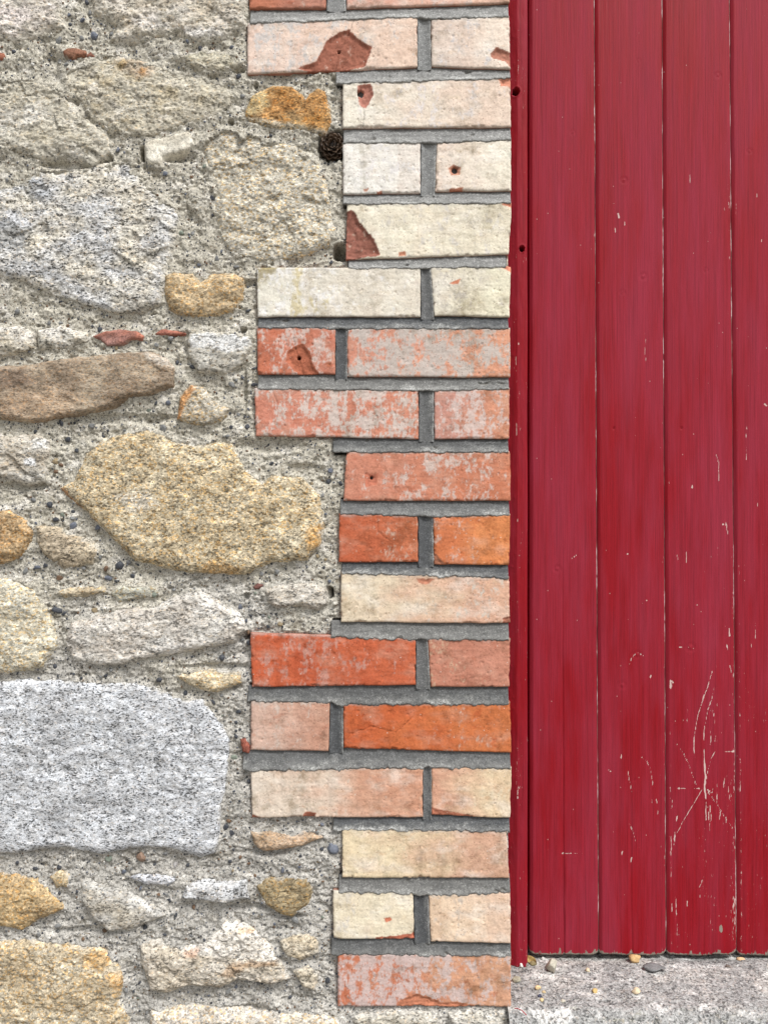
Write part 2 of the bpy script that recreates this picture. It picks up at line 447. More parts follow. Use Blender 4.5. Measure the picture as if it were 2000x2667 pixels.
# ------------------------------------------------------------------ brick survey: corners TL, TR, BR, BL
# colours: left, right, bloom colour, bloom amount, bloom centre (0..1 along the brick), other
BR = [
 ('B1', (60,-170),(475,-170),(475,40),(60,40), (200,126,96),(196,136,115),(206,188,175),.12,.8),
 ('B1', (585,-170),(1465,-170),(1465,10),(585,40), (219,165,145),(235,196,175),(216,201,192),.25,.5),
 ('B1', (50,118),(968,85),(968,357),(50,395), (230,204,188),(234,206,186),(207,203,200),.42,.15),
 ('B1', (1040,95),(1465,80),(1472,368),(1045,355), (226,208,194),(234,212,194),(210,206,206),.25,.4),
 ('B1', (565,442),(1470,415),(1475,682),(565,687), (240,232,216),(238,218,200),(227,220,218),.25,.5),
 ('B1', (565,765),(985,765),(985,1040),(567,1045), (244,240,232),(238,232,222),(232,228,226),.3,.5),
 ('B1', (1075,765),(1475,748),(1475,1026),(1065,1030), (236,218,202),(240,232,214),(229,220,211),.2,.2),
 ('B1', (588,1095),(1478,1090),(1463,1370),(582,1400), (238,230,210),(238,230,208),(217,211,203),.25,.6),
 ('B2', (100,75),(985,72),(985,340),(105,340), (234,230,216),(230,222,206),(238,236,233),.35,.2),
 ('B2', (1040,70),(1475,66),(1465,342),(1060,335), (230,222,204),(236,228,202),(204,197,186),.35,.2),
 ('B2', (100,393),(525,398),(525,652),(106,652), (206,122,92),(204,130,106),(211,194,185),.55,.6),
 ('B2', (590,400),(1470,400),(1470,668),(590,665), (216,150,126),(226,160,128),(198,193,186),.72,.45),
 ('B2', (88,725),(975,735),(975,1002),(95,985), (214,140,116),(214,138,110),(212,203,195),.62,.65),
 ('B2', (1060,735),(1468,725),(1465,1002),(1060,1000), (212,154,138),(222,156,124),(214,198,191),.55,.5),
 ('B2', (585,1068),(1470,1068),(1472,1337),(570,1335), (212,142,116),(212,134,100),(209,194,185),.38,.6),
 ('B3', (545,75),(970,85),(972,342),(545,340), (198,102,66),(206,118,80),(204,174,156),.22,.8),
 ('B3', (1055,90),(1470,80),(1465,356),(1060,352), (214,124,78),(224,140,84),(210,184,171),.22,.15),
 ('B3', (555,393),(1465,420),(1470,672),(555,665), (230,214,188),(222,178,152),(209,201,189),.22,.85),
 ('B3', (65,722),(960,752),(960,1007),(75,1015), (206,100,62),(208,108,70),(196,150,136),.36,.35),
 ('B3', (1025,750),(1470,755),(1465,1017),(1040,1015), (200,134,110),(204,138,114),(204,173,147),.18,.2),
 ('B3', (70,1088),(495,1093),(490,1362),(68,1358), (216,182,164),(206,156,132),(206,189,177),.3,.3),
 ('B3', (568,1105),(1470,1100),(1475,1372),(570,1347), (204,102,56),(214,124,72),(199,164,146),.14,.7),
 ('B4', (68,78),(1000,63),(998,337),(75,340), (226,210,192),(214,162,134),(215,201,185),.25,.1),
 ('B4', (1045,60),(1478,68),(1470,342),(1045,325), (214,164,138),(234,212,178),(225,210,183),.2,.7),
 ('B4', (562,395),(1450,408),(1465,667),(562,665), (234,216,182),(216,174,148),(215,201,173),.2,.2),
 ('B4', (512,735),(945,743),(952,997),(515,995), (238,226,200),(234,220,194),(217,211,202),.2,.1),
 ('B4', (1030,753),(1470,738),(1472,1022),(1040,1010), (228,200,172),(230,200,176),(206,193,180),.2,.2),
 ('B4', (538,1070),(1475,1080),(1475,1362),(538,1362), (206,124,90),(220,166,132),(208,192,188),.66,.28),
]
BQ = [sheet(b[0], b[1:5]) for b in BR]
# spalls: brick index, sheet, outline, depth mm, colour
SPALL = [
 (2,'B1',[(320,362),(420,330),(480,215),(545,170),(600,155),(640,200),(725,250),(690,355),(530,392),(400,396)],3.0,(152,84,64)),
 (3,'B1',[(1360,290),(1392,250),(1480,280),(1480,375),(1440,330),(1365,310)],2.5,(166,106,86)),
 (4,'B1',[(640,458),(715,448),(735,510),(690,585),(655,570)],3.0,(176,112,98)),
 (4,'B1',[(1405,424),(1480,412),(1480,472),(1420,462)],1.5,(214,140,112)),
 (6,'B1',[(1135,905),(1165,885),(1205,900),(1200,940),(1150,945)],2.5,(196,140,116)),
 (6,'B1',[(1140,1018),(1215,1008),(1210,1034),(1145,1036)],2.0,(190,120,92)),
 (5,'B1',[(745,1032),(780,1026),(782,1048),(748,1048)],1.5,(196,128,104)),
 (5,'B1',[(675,1018),(705,1014),(700,1036),(680,1036)],1.0,(200,150,128)),
 (7,'B1',[(575,1145),(610,1135),(630,1140),(650,1190),(735,1290),(770,1378),(575,1408)],3.5,(140,80,68)),
 (7,'B1',[(1420,1097),(1484,1086),(1484,1122),(1440,1112)],1.5,(222,140,112)),
 (7,'B1',[(865,1360),(905,1352),(910,1380),(868,1385)],1.2,(196,130,100)),
 (9,'B2',[(1405,64),(1482,60),(1482,112),(1440,84)],1.5,(216,136,108)),
 (9,'B2',[(1140,160),(1210,128),(1185,168)],1.0,(205,126,92)),
 (10,'B2',[(300,505),(345,485),(390,530),(402,590),(440,655),(340,665),(300,630),(258,582),(265,530)],2.6,(176,90,58)),
 (10,'B2',[(474,590),(500,584),(510,610),(482,618)],1.5,(176,96,62)),
 (14,'B2',[(685,1185),(755,1190),(750,1250),(690,1260)],1.4,(196,110,84)),
 (16,'B3',[(1060,285),(1080,310),(1120,350),(1055,358)],2.0,(150,90,62)),
 (17,'B3',[(960,428),(1070,430),(1020,462),(980,456)],1.6,(186,120,92)),
 (17,'B3',[(1430,640),(1476,630),(1476,680),(1426,676)],2.0,(160,96,74)),
 (22,'B4',[(355,312),(385,305),(422,315),(412,345),(350,345)],1.6,(164,92,70)),
 (22,'B4',[(70,318),(105,330),(140,345),(70,348)],2.2,(140,84,66)),
 (23,'B4',[(1040,280),(1120,300),(1300,335),(1040,340)],1.3,(190,112,84)),
 (25,'B4',[(788,882),(820,876),(832,895),(800,905)],1.4,(202,112,80)),
 (25,'B4',[(740,985),(850,978),(955,962),(958,1000),(740,1000)],1.4,(198,104,76)),
 (27,'B4',[(860,1340),(905,1310),(960,1290),(1030,1310),(1100,1340),(1180,1335),(1300,1362),(860,1370)],2.2,(202,124,90)),
]
HOLES = [(2,'B1',(545,272),2.2),(4,'B1',(660,500),4.6),(6,'B1',(1170,915),4.0),(10,'B2',(328,563),2.6),(14,'B2',(720,1212),2.0)]
CRACKS = [(2,'B1',[(625,100),(605,160),(545,272),(525,390)]),(4,'B1',[(675,580),(680,630),(672,690)]),
          (10,'B2',[(295,400),(306,500),(328,560),(350,650)]),(15,'B3',[(750,100),(755,170),(780,200),(815,220)]),
          (21,'B3',[(600,1270),(720,1230),(850,1260),(940,1180)]),(12,'B2',[(185,745),(215,810)])]

def brick_mesh(q, spec, bi, spalls, holes, cracks, step=.00115, detail=1.0):
    tl, tr, br_, bl = q
    w = (tr[0] - tl[0] + br_[0] - bl[0]) / 2; h = (tl[1] - bl[1] + tr[1] - br_[1]) / 2
    nu = max(6, int(w / step)); nv = max(5, int(h / step))
    uu, vv = np.meshgrid(np.linspace(0, 1, nu), np.linspace(0, 1, nv))     # v = 0 bottom
    sd_ = 100 + bi * 31
    zt = tl[1] + (tr[1] - tl[1]) * uu + .0009 * detail * fbm(uu * w / .045, uu * 0 + .3, 5, .5, sd_)
    zb = bl[1] + (br_[1] - bl[1]) * uu + .0011 * detail * fbm(uu * w / .040, uu * 0 + 5.3, 5, .5, sd_ + 3)
    xl = bl[0] + (tl[0] - bl[0]) * vv + .0010 * detail * fbm(vv * h / .014, vv * 0 + 9.3, 4, .6, sd_ + 5)
    xr = br_[0] + (tr[0] - br_[0]) * vv + .0010 * detail * fbm(vv * h / .014, vv * 0 + 2.3, 4, .6, sd_ + 7)
    X = xl + (xr - xl) * uu; Z = zb + (zt - zb) * vv
    d = np.minimum(np.minimum(X - xl, xr - X), np.minimum(Z - zb, zt - Z))
    n_big = fbm(X / .05, Z / .05, 3, .5, sd_ + 11); n_mid = fbm(X / .012, Z / .012, 4, .55, sd_ + 12); n_fine = fbm(X / .0035, Z / .0035, 3, .6, sd_ + 13)
    H = .0008 * n_big + .00055 * n_mid + .00030 * n_fine
    pf1, pf2, ph, _a, _b = worley(X / .0055, Z / .0055, sd_ + 14)
    H -= np.where(cellr(ph, 1) < .045, .0009 * sst(.36, .12, pf1), 0)
    drag = fbm(X / .05, Z / .0030, 3, .55, sd_ + 15)
    H += .00018 * drag
    H -= .0011 * np.exp(-d / .0008)
    # worn arrises: bites where the noise is high close to the edge
    ew = .0022 + .0045 * np.clip(fbm(X / .02, Z / .02, 3, .6, sd_ + 17) + .05, 0, 1)
    bite = sst(1.0, .2, d / ew) * sst(.05, .5, fbm(X / .009, Z / .009, 3, .55, sd_ + 18) + .15)
    bite = bite * sst(-.1, .35, fbm(X / .05, Z / .05, 2, .5, sd_ + 19))
    H -= .0026 * bite * detail
    exposed = np.clip(bite * 1.1, 0, 1) * .75
    # colour
    side, c0, c1, cb, ab, cbx = spec[0], *[np.array(alb(*c)) for c in spec[5:8]], spec[8], spec[9]
    g = sst(0, 1, uu * 1.1 - .05 + .35 * fbm(X / .05, Z / .03, 3, .5, sd_ + 21))
    col = mix(np.broadcast_to(c0, X.shape + (3,)), np.broadcast_to(c1, X.shape + (3,)), g)
    cm = (c0 + c1) / 2
    lum = cm.mean()
    rb0 = random.Random(sd_)
    for q in range(2):            # firing bands across the brick
        xb = rb0.uniform(.15, .85); kb = rb0.uniform(-.10, .10)
        col = col * (1 + kb * sst(xb - .012, xb + .012, uu + .012 * fbm(X / .02, Z / .02, 3, .5, sd_ + 41 + q))[..., None] * np.array([.6, 1.0, 1.15]))
    veil = sst(-.1, .7, fbm(X / .045, Z / .028, 4, .6, sd_ + 43))
    vc = np.array(alb(214, 178, 156)) if lum < .42 else np.array(alb(246, 240, 230))
    col = mix(col, np.broadcast_to(vc, col.shape), veil * (.34 if lum < .42 else .45))
    deep = sst(.15, .75, fbm(X / .030, Z / .018, 5, .62, sd_ + 44))
    col = col * (1 - deep[..., None] * np.array([.10, .17, .20]) * (1.0 if lum < .42 else .55))
    pat = fbm(X / .028, Z / .02, 4, .55, sd_ + 22)
    col = col * (1 + .13 * np.clip(pat, -1, 1)[..., None] * np.array([.8, 1, 1.1]))
    red = cm * np.array([.86, .62, .52]) if lum < .42 else cm * np.array([.95, .89, .80])
    rp = sst(.28, .62, fbm(X / .022, Z / .012, 5, .6, sd_ + 23))
    col = mix(col, np.broadcast_to(red, col.shape), rp * .55)
    bl_n = fbm(X / .018, Z / .024, 5, .62, sd_ + 24) + .5 * fbm(X / .004, Z / .006, 3, .6, sd_ + 25)
    cen = np.exp(-((uu - cbx) / .42) ** 2)
    th = 1.05 - 1.25 * ab - .45 * (cen - .5)
    bmf = .5 + .75 * (bl_n + .25 - th)
    dirt = sst(.35, .8, fbm(X / .03, Z / .02, 5, .65, sd_ + 26) + .5 * fbm(X / .003, Z / .003, 2, .5, sd_ + 27))
    col = col * (1 - .26 * dirt[..., None])
    smr = sst(.25, .7, 1.1 * np.exp(-np.clip(zt - Z, 0, 1) / .006) + .55 * fbm(X / .02, Z / .01, 5, .65, sd_ + 46) - .25)
    col = mix(col, np.broadcast_to(alb(176, 173, 166), col.shape), smr * .55)
    H += .0004 * smr * fbm(X / .004, Z / .004, 3, .6, sd_ + 47)
    edge_dirt = np.exp(-d / .002) * (.5 + .5 * n_mid)
    col = col * (1 - .10 * np.clip(edge_dirt, 0, 1)[..., None])
    if lum < .42:
        gl = col.mean(-1, keepdims=True); col = (gl + (col - gl) * .96) * .96
    chipc = np.array(alb(*(spec[10] if len(spec) > 10 else (178, 104, 78))))
    col = mix(col, np.broadcast_to(chipc * .5 + cm * .5, col.shape), exposed * .8)
    nx_ = .0014 * fbm(X / .006, Z / .006, 3, .6, sd_ + 31); nz_ = .0014 * fbm(X / .006, Z / .006, 3, .6, sd_ + 32)
    for (sh, pts, dep, sc) in spalls:
        bmf = bmf - 1.2 * sst(-.0004, .0006, sdf(sheet(sh, pts), X + nx_, Z + nz_))
        s = sdf(sheet(sh, pts), X + nx_, Z + nz_)
        k = sst(-.0006, .0050, s)
        bf1, bf2, bh, bdx, bdz = worley(X / .007, Z / .005, sd_ + 36)
        H = H - k * (dep * .0009 + .0010 * fbm(X / .010, Z / .010, 5, .62, sd_ + 33) + .0005 * (cellr(bh, 1) - .5) + .0008 * (cellr(bh, 2) - .5) * bdz)
        cc = (np.array(alb(*sc)) * .8 + np.array(alb(206, 160, 138)) * .2) * (1 + .30 * fbm(X / .008, Z / .006, 5, .65, sd_ + 34)[..., None])
        cc = mix(cc, cc * .5 + .5 * cm, sst(.3, .8, fbm(X / .010, Z / .010, 4, .6, sd_ + 37)))
        col = mix(col, cc, sst(-.0003, .0006, s))
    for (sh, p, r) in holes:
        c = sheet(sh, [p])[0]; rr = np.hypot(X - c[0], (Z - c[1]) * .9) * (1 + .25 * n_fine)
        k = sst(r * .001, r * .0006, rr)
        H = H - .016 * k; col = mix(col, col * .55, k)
    for (sh, ln) in cracks:
        dd = pdist(sheet(sh, ln), X + nx_, Z + nz_); k = sst(.0010, .0002, dd) * (.55 + .45 * n_mid)
        k = np.clip(k, 0, 1); H = H - .0016 * k; col = mix(col, col * .6, k)
    if bi == 8:      # olive algae stain in the upper left corner
        o = sst(.02, -.01, (X - tl[0]) * .6 + (tl[1] - Z) * 1.0 - .016 + .012 * fbm(X / .012, Z / .012, 4, .6, 77))
        col = mix(col, np.broadcast_to(alb(158, 142, 92), col.shape), o * .85)
        o2 = sst(.2, .5, fbm(X / .016, Z / .03, 4, .6, 78) + .6 * np.exp(-((uu - .26) / .07) ** 2) - .2) * (uu < .45)
        col = mix(col, np.broadcast_to(alb(214, 200, 158), col.shape), o2 * .8)
    Y = -H
    V = np.stack([X, Y, Z], -1).reshape(-1, 3)
    BM = np.concatenate([np.broadcast_to(np.clip(cb, 0, .9), X.shape + (3,)), np.clip(bmf, 0, 1)[..., None]], -1).reshape(-1, 4)
    T = np.concatenate([np.clip(col, .004, .9), np.full(X.shape + (1,), 1.0)], -1).reshape(-1, 4)
    F = grid_faces(nv, nu)
    idx = np.arange(nv * nu).reshape(nv, nu)
    loop = np.concatenate([idx[0, :-1], idx[:-1, -1], idx[-1, :0:-1], idx[:0:-1, 0]])
    n0 = len(V); L = len(loop)
    ins = V[loop].copy(); c = V.mean(0)
    mid_ = ins.copy(); mid_[:, 1] = .004
    bk = ins.copy(); bk[:, 1] = .100
    V = np.concatenate([V, mid_, bk])
    ring = T[loop].copy(); ring[:, :3] = chipc * .7 + ring[:, :3] * .25
    T = np.concatenate([T, ring, ring]); rb_ = BM[loop].copy(); rb_[:, 3] = 0; BM = np.concatenate([BM, rb_, rb_])
    a = np.arange(L); b = (a + 1) % L
    F2 = np.stack([loop[b], loop[a], n0 + a, n0 + b], 1); F3 = np.stack([n0 + b, n0 + a, n0 + L + a, n0 + L + b], 1)
    back = (n0 + L + np.arange(L))[None, :]
    return V, [F, F2, F3, back], {'tint': T, 'bloom': BM}

jamb = empty('brick_jamb', (.0, .05, 0))
tag(jamb, 'toothed column of worn red and cream bricks between rubble wall and red door', 'brickwork', kind='thing')
def under(parent, o):
    o.location = Vector(o.location) - parent.location; o.parent = parent; return o
for i, b in enumerate(BR):
    V, F, A = brick_mesh(BQ[i], b, i, [s[1:] for s in SPALL if s[0] == i], [s[1:] for s in HOLES if s[0] == i], [s[1:] for s in CRACKS if s[0] == i])
    under(jamb, place('brick', V, F, A, M['brick']))
# courses above the picture, coarser
rnd = random.Random(4)
zc = float(wz(-12))
XR = float(wx(1329))
extra_q = []
for r in range(5):
    zc += .0155 if r else .012
    z1 = zc + .0625
    cols = [(206, 128, 98), (224, 190, 168), (212, 140, 110), (228, 210, 186)]
    full = (r % 4) < 2
    rows = [(880, 1329)] if r % 2 == 0 else [(880, 1095), (1120, 1329)]
    if full: rows = [(645, 1090), (1120, 1329)] if r % 2 == 0 else [(650, 860), (885, 1329)]
    for (a, c) in rows:
        q = np.array([(wx(a), z1), (wx(c), z1), (wx(c), zc), (wx(a), zc)])
        extra_q.append(q)
        c0 = rnd.choice(cols); c1 = rnd.choice(cols)
        V, F, A = brick_mesh(q, ('B1', 0, 0, 0, 0, c0, c1, (206, 196, 188), .3, rnd.random()), 60 + len(extra_q), [], [], [], step=.003)
        under(jamb, place('brick', V, F, A, M['brick']))
    zc = z1
WALL_TOP = zc + .01

# ------------------------------------------------------------------ pointing between the bricks
def joint_mesh(xa, xb, top_fn, bot_fn, tone, seed, horizontal=True):
    """struck joint: recessed under the upper brick, standing a little proud over the lower one with a ragged lip"""
    n = max(6, int(abs(xb - xa) / .0012)); ns = 15
    x = np.linspace(xa, xb, n); s = np.linspace(0, 1, ns)
    zt = top_fn(x) + .0014 + .0008 * fbm(x / .01, x * 0 + 1.1, 3, .5, seed)
    lip = .0016 + (.0026 if seed < 815 else .0046) * np.clip(fbm(x / .016, x * 0 + 2.2, 5, .62, seed + 1) + .15, -1, 1.6)
    lip = lip + .0010 * fbm(x / .0045, x * 0 + 3.2, 3, .6, seed + 9)
    zb = bot_fn(x) - lip
    ss, xx = np.meshgrid(s, x, indexing='ij')
    Z = zt[None, :] + (zb - zt)[None, :] * ss
    prof = np.interp(s, [0, .10, .30, .62, .84, .94, 1.0], [-.0050, -.0044, -.0030, -.0012, .0004, .0010, .0003])
    Hh = prof[:, None] + .0009 * fbm(xx / .02, Z / .006, 5, .66, seed + 2) + .0005 * fbm(xx / .003, Z / .003, 2, .5, seed + 3)
    groove = np.clip(fbm(xx / .05, Z / .0016, 3, .5, seed + 4), 0, 1)
    Hh -= .0006 * groove * (ss < .8)
    miss = sst(.45, .8, fbm(xx / .03, Z / .012, 4, .6, seed + 8))      # crumbled away
    Hh -= .0030 * miss + .0010 * miss * fbm(xx / .004, Z / .004, 3, .6, seed + 10)
    dk = np.array(alb(*tone)); lt = np.array(alb(182, 182, 177))
    lf = sst(.35, .95, ss + .42 * fbm(xx / .012, Z / .005, 5, .68, seed + 5)) * (.55 + .60 * fbm(xx / .06, Z / .05, 4, .6, seed + 6))
    col = mix(np.broadcast_to(dk, xx.shape + (3,)), np.broadcast_to(lt, xx.shape + (3,)), np.clip(lf, 0, 1) * .5)
    col = col * (1 + .2 * fbm(xx / .03, Z / .01, 4, .6, seed + 7)[..., None])
    col = mix(col, np.broadcast_to(alb(126, 122, 114), col.shape), miss * .7)
    V = np.stack([xx, -Hh, Z], -1)
    V[:, 0, 1] = .012; V[:, -1, 1] = .012
    back = V[-1:].copy(); back[..., 1] = .012; back[..., 2] += .002
    topb = V[:1].copy(); topb[..., 1] = .012
    V = np.concatenate([topb, V, back]); col = np.concatenate([col[:1], col, col[-1:] * .6])
    lfa = np.clip(lf, 0, 1); lfa = np.concatenate([lfa[:1], lfa, lfa[-1:] * .3])
    T = np.concatenate([np.clip(col, .004, .9), lfa[..., None]], -1)
    return V.reshape(-1, 3), [grid_faces(ns + 2, n, flip=True)], {'tint': T.reshape(-1, 4)}
def perp_mesh(xa_fn, xb_fn, z0, z1, tone, seed):
    n = max(6, int((z1 - z0) / .0012)); ns = 13
    z = np.linspace(z0, z1, n); s = np.linspace(0, 1, ns)
    xa = xa_fn(z) - .0010 - .0012 * np.clip(fbm(z / .012, z * 0 + .4, 4, .6, seed), -.6, 1.5)
    xb = xb_fn(z) + .0010 + .0012 * np.clip(fbm(z / .012, z * 0 + .9, 4, .6, seed + 1), -.6, 1.5)
    ss, zz = np.meshgrid(s, z, indexing='ij')
    X = xa[None, :] + (xb - xa)[None, :] * ss
    prof = np.interp(s, [0, .08, .3, .55, .8, .93, 1], [-.0018, -.0006, -.0030, -.0034, -.0022, -.0002, -.0018])
    Hh = prof[:, None] + .0005 * fbm(X / .006, zz / .02, 4, .55, seed + 2) + .0003 * fbm(X / .003, zz / .003, 2, .5, seed + 3)
    dk = np.array(alb(*tone)); lt = np.array(alb(178, 178, 174))
    lf = sst(.25, .8, np.abs(ss - .35) * 1.2 + .35 * fbm(X / .008, zz / .02, 4, .6, seed + 5)) * .75
    col = mix(np.broadcast_to(dk, X.shape + (3,)), np.broadcast_to(lt, X.shape + (3,)), np.clip(lf, 0, 1) * .5)
    col = col * (1 + .2 * fbm(X / .01, zz / .03, 4, .6, seed + 7)[..., None])
    V = np.stack([X, -Hh, zz], -1)
    V[0, :, 1] = .012; V[-1, :, 1] = .012
    T = np.concatenate([np.clip(col, .004, .9), np.clip(lf, 0, 1)[..., None]], -1)
    return V.reshape(-1, 3), [grid_faces(ns, n, flip=True)], {'tint': T.reshape(-1, 4)}

COURSES = [[0, 1], [2, 3], [4], [5, 6], [7], [8, 9], [10, 11], [12, 13], [14], [15, 16], [17], [18, 19], [20, 21], [22, 23], [24], [25, 26], [27]]
JX = [(60, 1465), (525, 1475), (565, 1478), (563, 1478), (592, 1452), (103, 1465), (103, 1468), (508, 1465), (548, 1470), (556, 1465), (498, 1468), (48, 1466), (22, 1476), (510, 1472), (540, 1474), (500, 1479)]
def edge_fn(ids, top):
    xs, zs = [], []
    for i in ids:
        tl, tr, br_, bl = BQ[i]
        a, b = (tl, tr) if top else (bl, br_)
        xs += [a[0], b[0]]; zs += [a[1], b[1]]
    return lambda x: np.interp(x, xs, zs)
for k, (a, b) in enumerate(JX):
    xa, xb = float(wx(620 + a * .4822)), float(wx(620 + b * .4822))
    tone = (138, 138, 136) if k < 5 else [(104, 105, 105), (84, 86, 88), (114, 114, 112), (92, 93, 93)][k % 4]
    V, F, A = joint_mesh(xa, xb, edge_fn(COURSES[k], False), edge_fn(COURSES[k + 1], True), tone, 700 + k * 13)
    under(jamb, place('bed_joint', V, F, A, M['joint']))
for k, ids in enumerate(COURSES):
    if len(ids) < 2: continue
    L_, R_ = BQ[ids[0]], BQ[ids[1]]
    z0 = min(L_[2][1], R_[3][1]) - .0035; z1 = max(L_[1][1], R_[0][1]) + .0045
    tone = (136, 137, 136) if k < 5 else ((106, 107, 107) if k % 3 else (86, 88, 90))
    V, F, A = perp_mesh(lambda z, q=L_: np.interp(z, [q[2][1], q[1][1]], [q[2][0], q[1][0]]), lambda z, q=R_: np.interp(z, [q[3][1], q[0][1]], [q[3][0], q[0][0]]), z0, z1, tone, 1500 + k * 13)
    under(jamb, place('upright_joint', V, F, A, M['joint']))
# mortar behind and between
def grid_box(name, x0, x1, y0, y1, z0, z1, mat, tint, parent):
    V, F = box_data(x0, x1, y0, y1, z0, z1)
    T = np.tile(np.array([*tint, 1.0]), (len(V), 1))
    o = place(name, V, [F], {'tint': T * np.array([1, 1, 1, 0.0])}, mat)
    return under(parent, o) if parent else o
grid_box('mortar_core', float(wx(905)), XR - .004, .0065, .27, float(wz(2622)), WALL_TOP, M['joint'], alb(96, 96, 95), jamb)

# ------------------------------------------------------------------ rubble wall: stones set in lime mortar
wall = empty('rubble_wall', (-.35, .05, -.2))
tag(wall, 'rubble wall of granite stones and pebbly lime mortar left of the bricks', 'wall', kind='thing')
# hollows pressed into the mortar: u, v, radius u, radius v, depth mm, squareness
PITS = [
 (868,372,38,36,34,2.5), (370,396,9,17,24,4), (885,652,17,22,30,3), (645,1660,12,8,24,2.5), (857,1546,11,15,26,3), (600,313,7,9,14,2),
 (266,408,24,13,10,2), (193,262,12,8,6,2), (705,244,10,16,10,2), (636,1020,6,60,6,2), (440,400,60,18,9,2), (520,212,14,12,6,2),
 (480,890,16,30,6,2), (330,1090,150,14,5,2), (560,1740,90,10,5,2), (90,890,70,12,5,2), (470,1360,90,10,3,2), (60,1265,60,12,6,2),
 (270,500,10,20,4,2), (490,530,8,40,5,2), (690,1160,90,22,5,2), (800,1225,50,20,4,2), (170,425,70,10,8,2), (620,175,20,10,10,2),
 (700,2220,60,14,5,2), (745,2390,50,10,6,2), (372,2420,8,9,10,2), (650,2370,70,10,5,2), (380,2500,16,40,5,2), (590,2640,120,14,6,2),
 (640,735,40,9,4,2), (632,858,8,8,14,3), (230,2430,100,10,4,2), (640,1555,8,10,8,2), (648,1330,10,8,5,2), (665,215,6,8,8,2), (560,150,40,10,6,2),
]
def mlow(X, Z):
    """the mortar face without its grain, metres in front of the brick face"""
    h = -.0060 + .0040 * fbm(X / .08, Z / .055, 3, .55, 51) + .0022 * fbm(X / .028, Z / .02, 3, .55, 52)
    return h
def pits(X, Z):
    d = np.zeros(X.shape)
    for (u, v, ru, rv, dep, sq) in PITS:
        a = np.abs((X - wx(u)) / (ru * U)); b = np.abs((Z - wz(v)) / (rv * U))
        m = (a < 2) & (b < 2)
        if not m.any(): continue
        r = (a[m] ** sq + b[m] ** sq) ** (1 / sq)
        r = r * (1 + .22 * fbm(X[m] / .005, Z[m] / .005, 3, .6, int(u)))
        d[m] = np.maximum(d[m], dep * .001 * sst(1.25, .6, r))
    return d

G1, G2, G3 = (196, 196, 194), (206, 204, 200), (178, 178, 176)
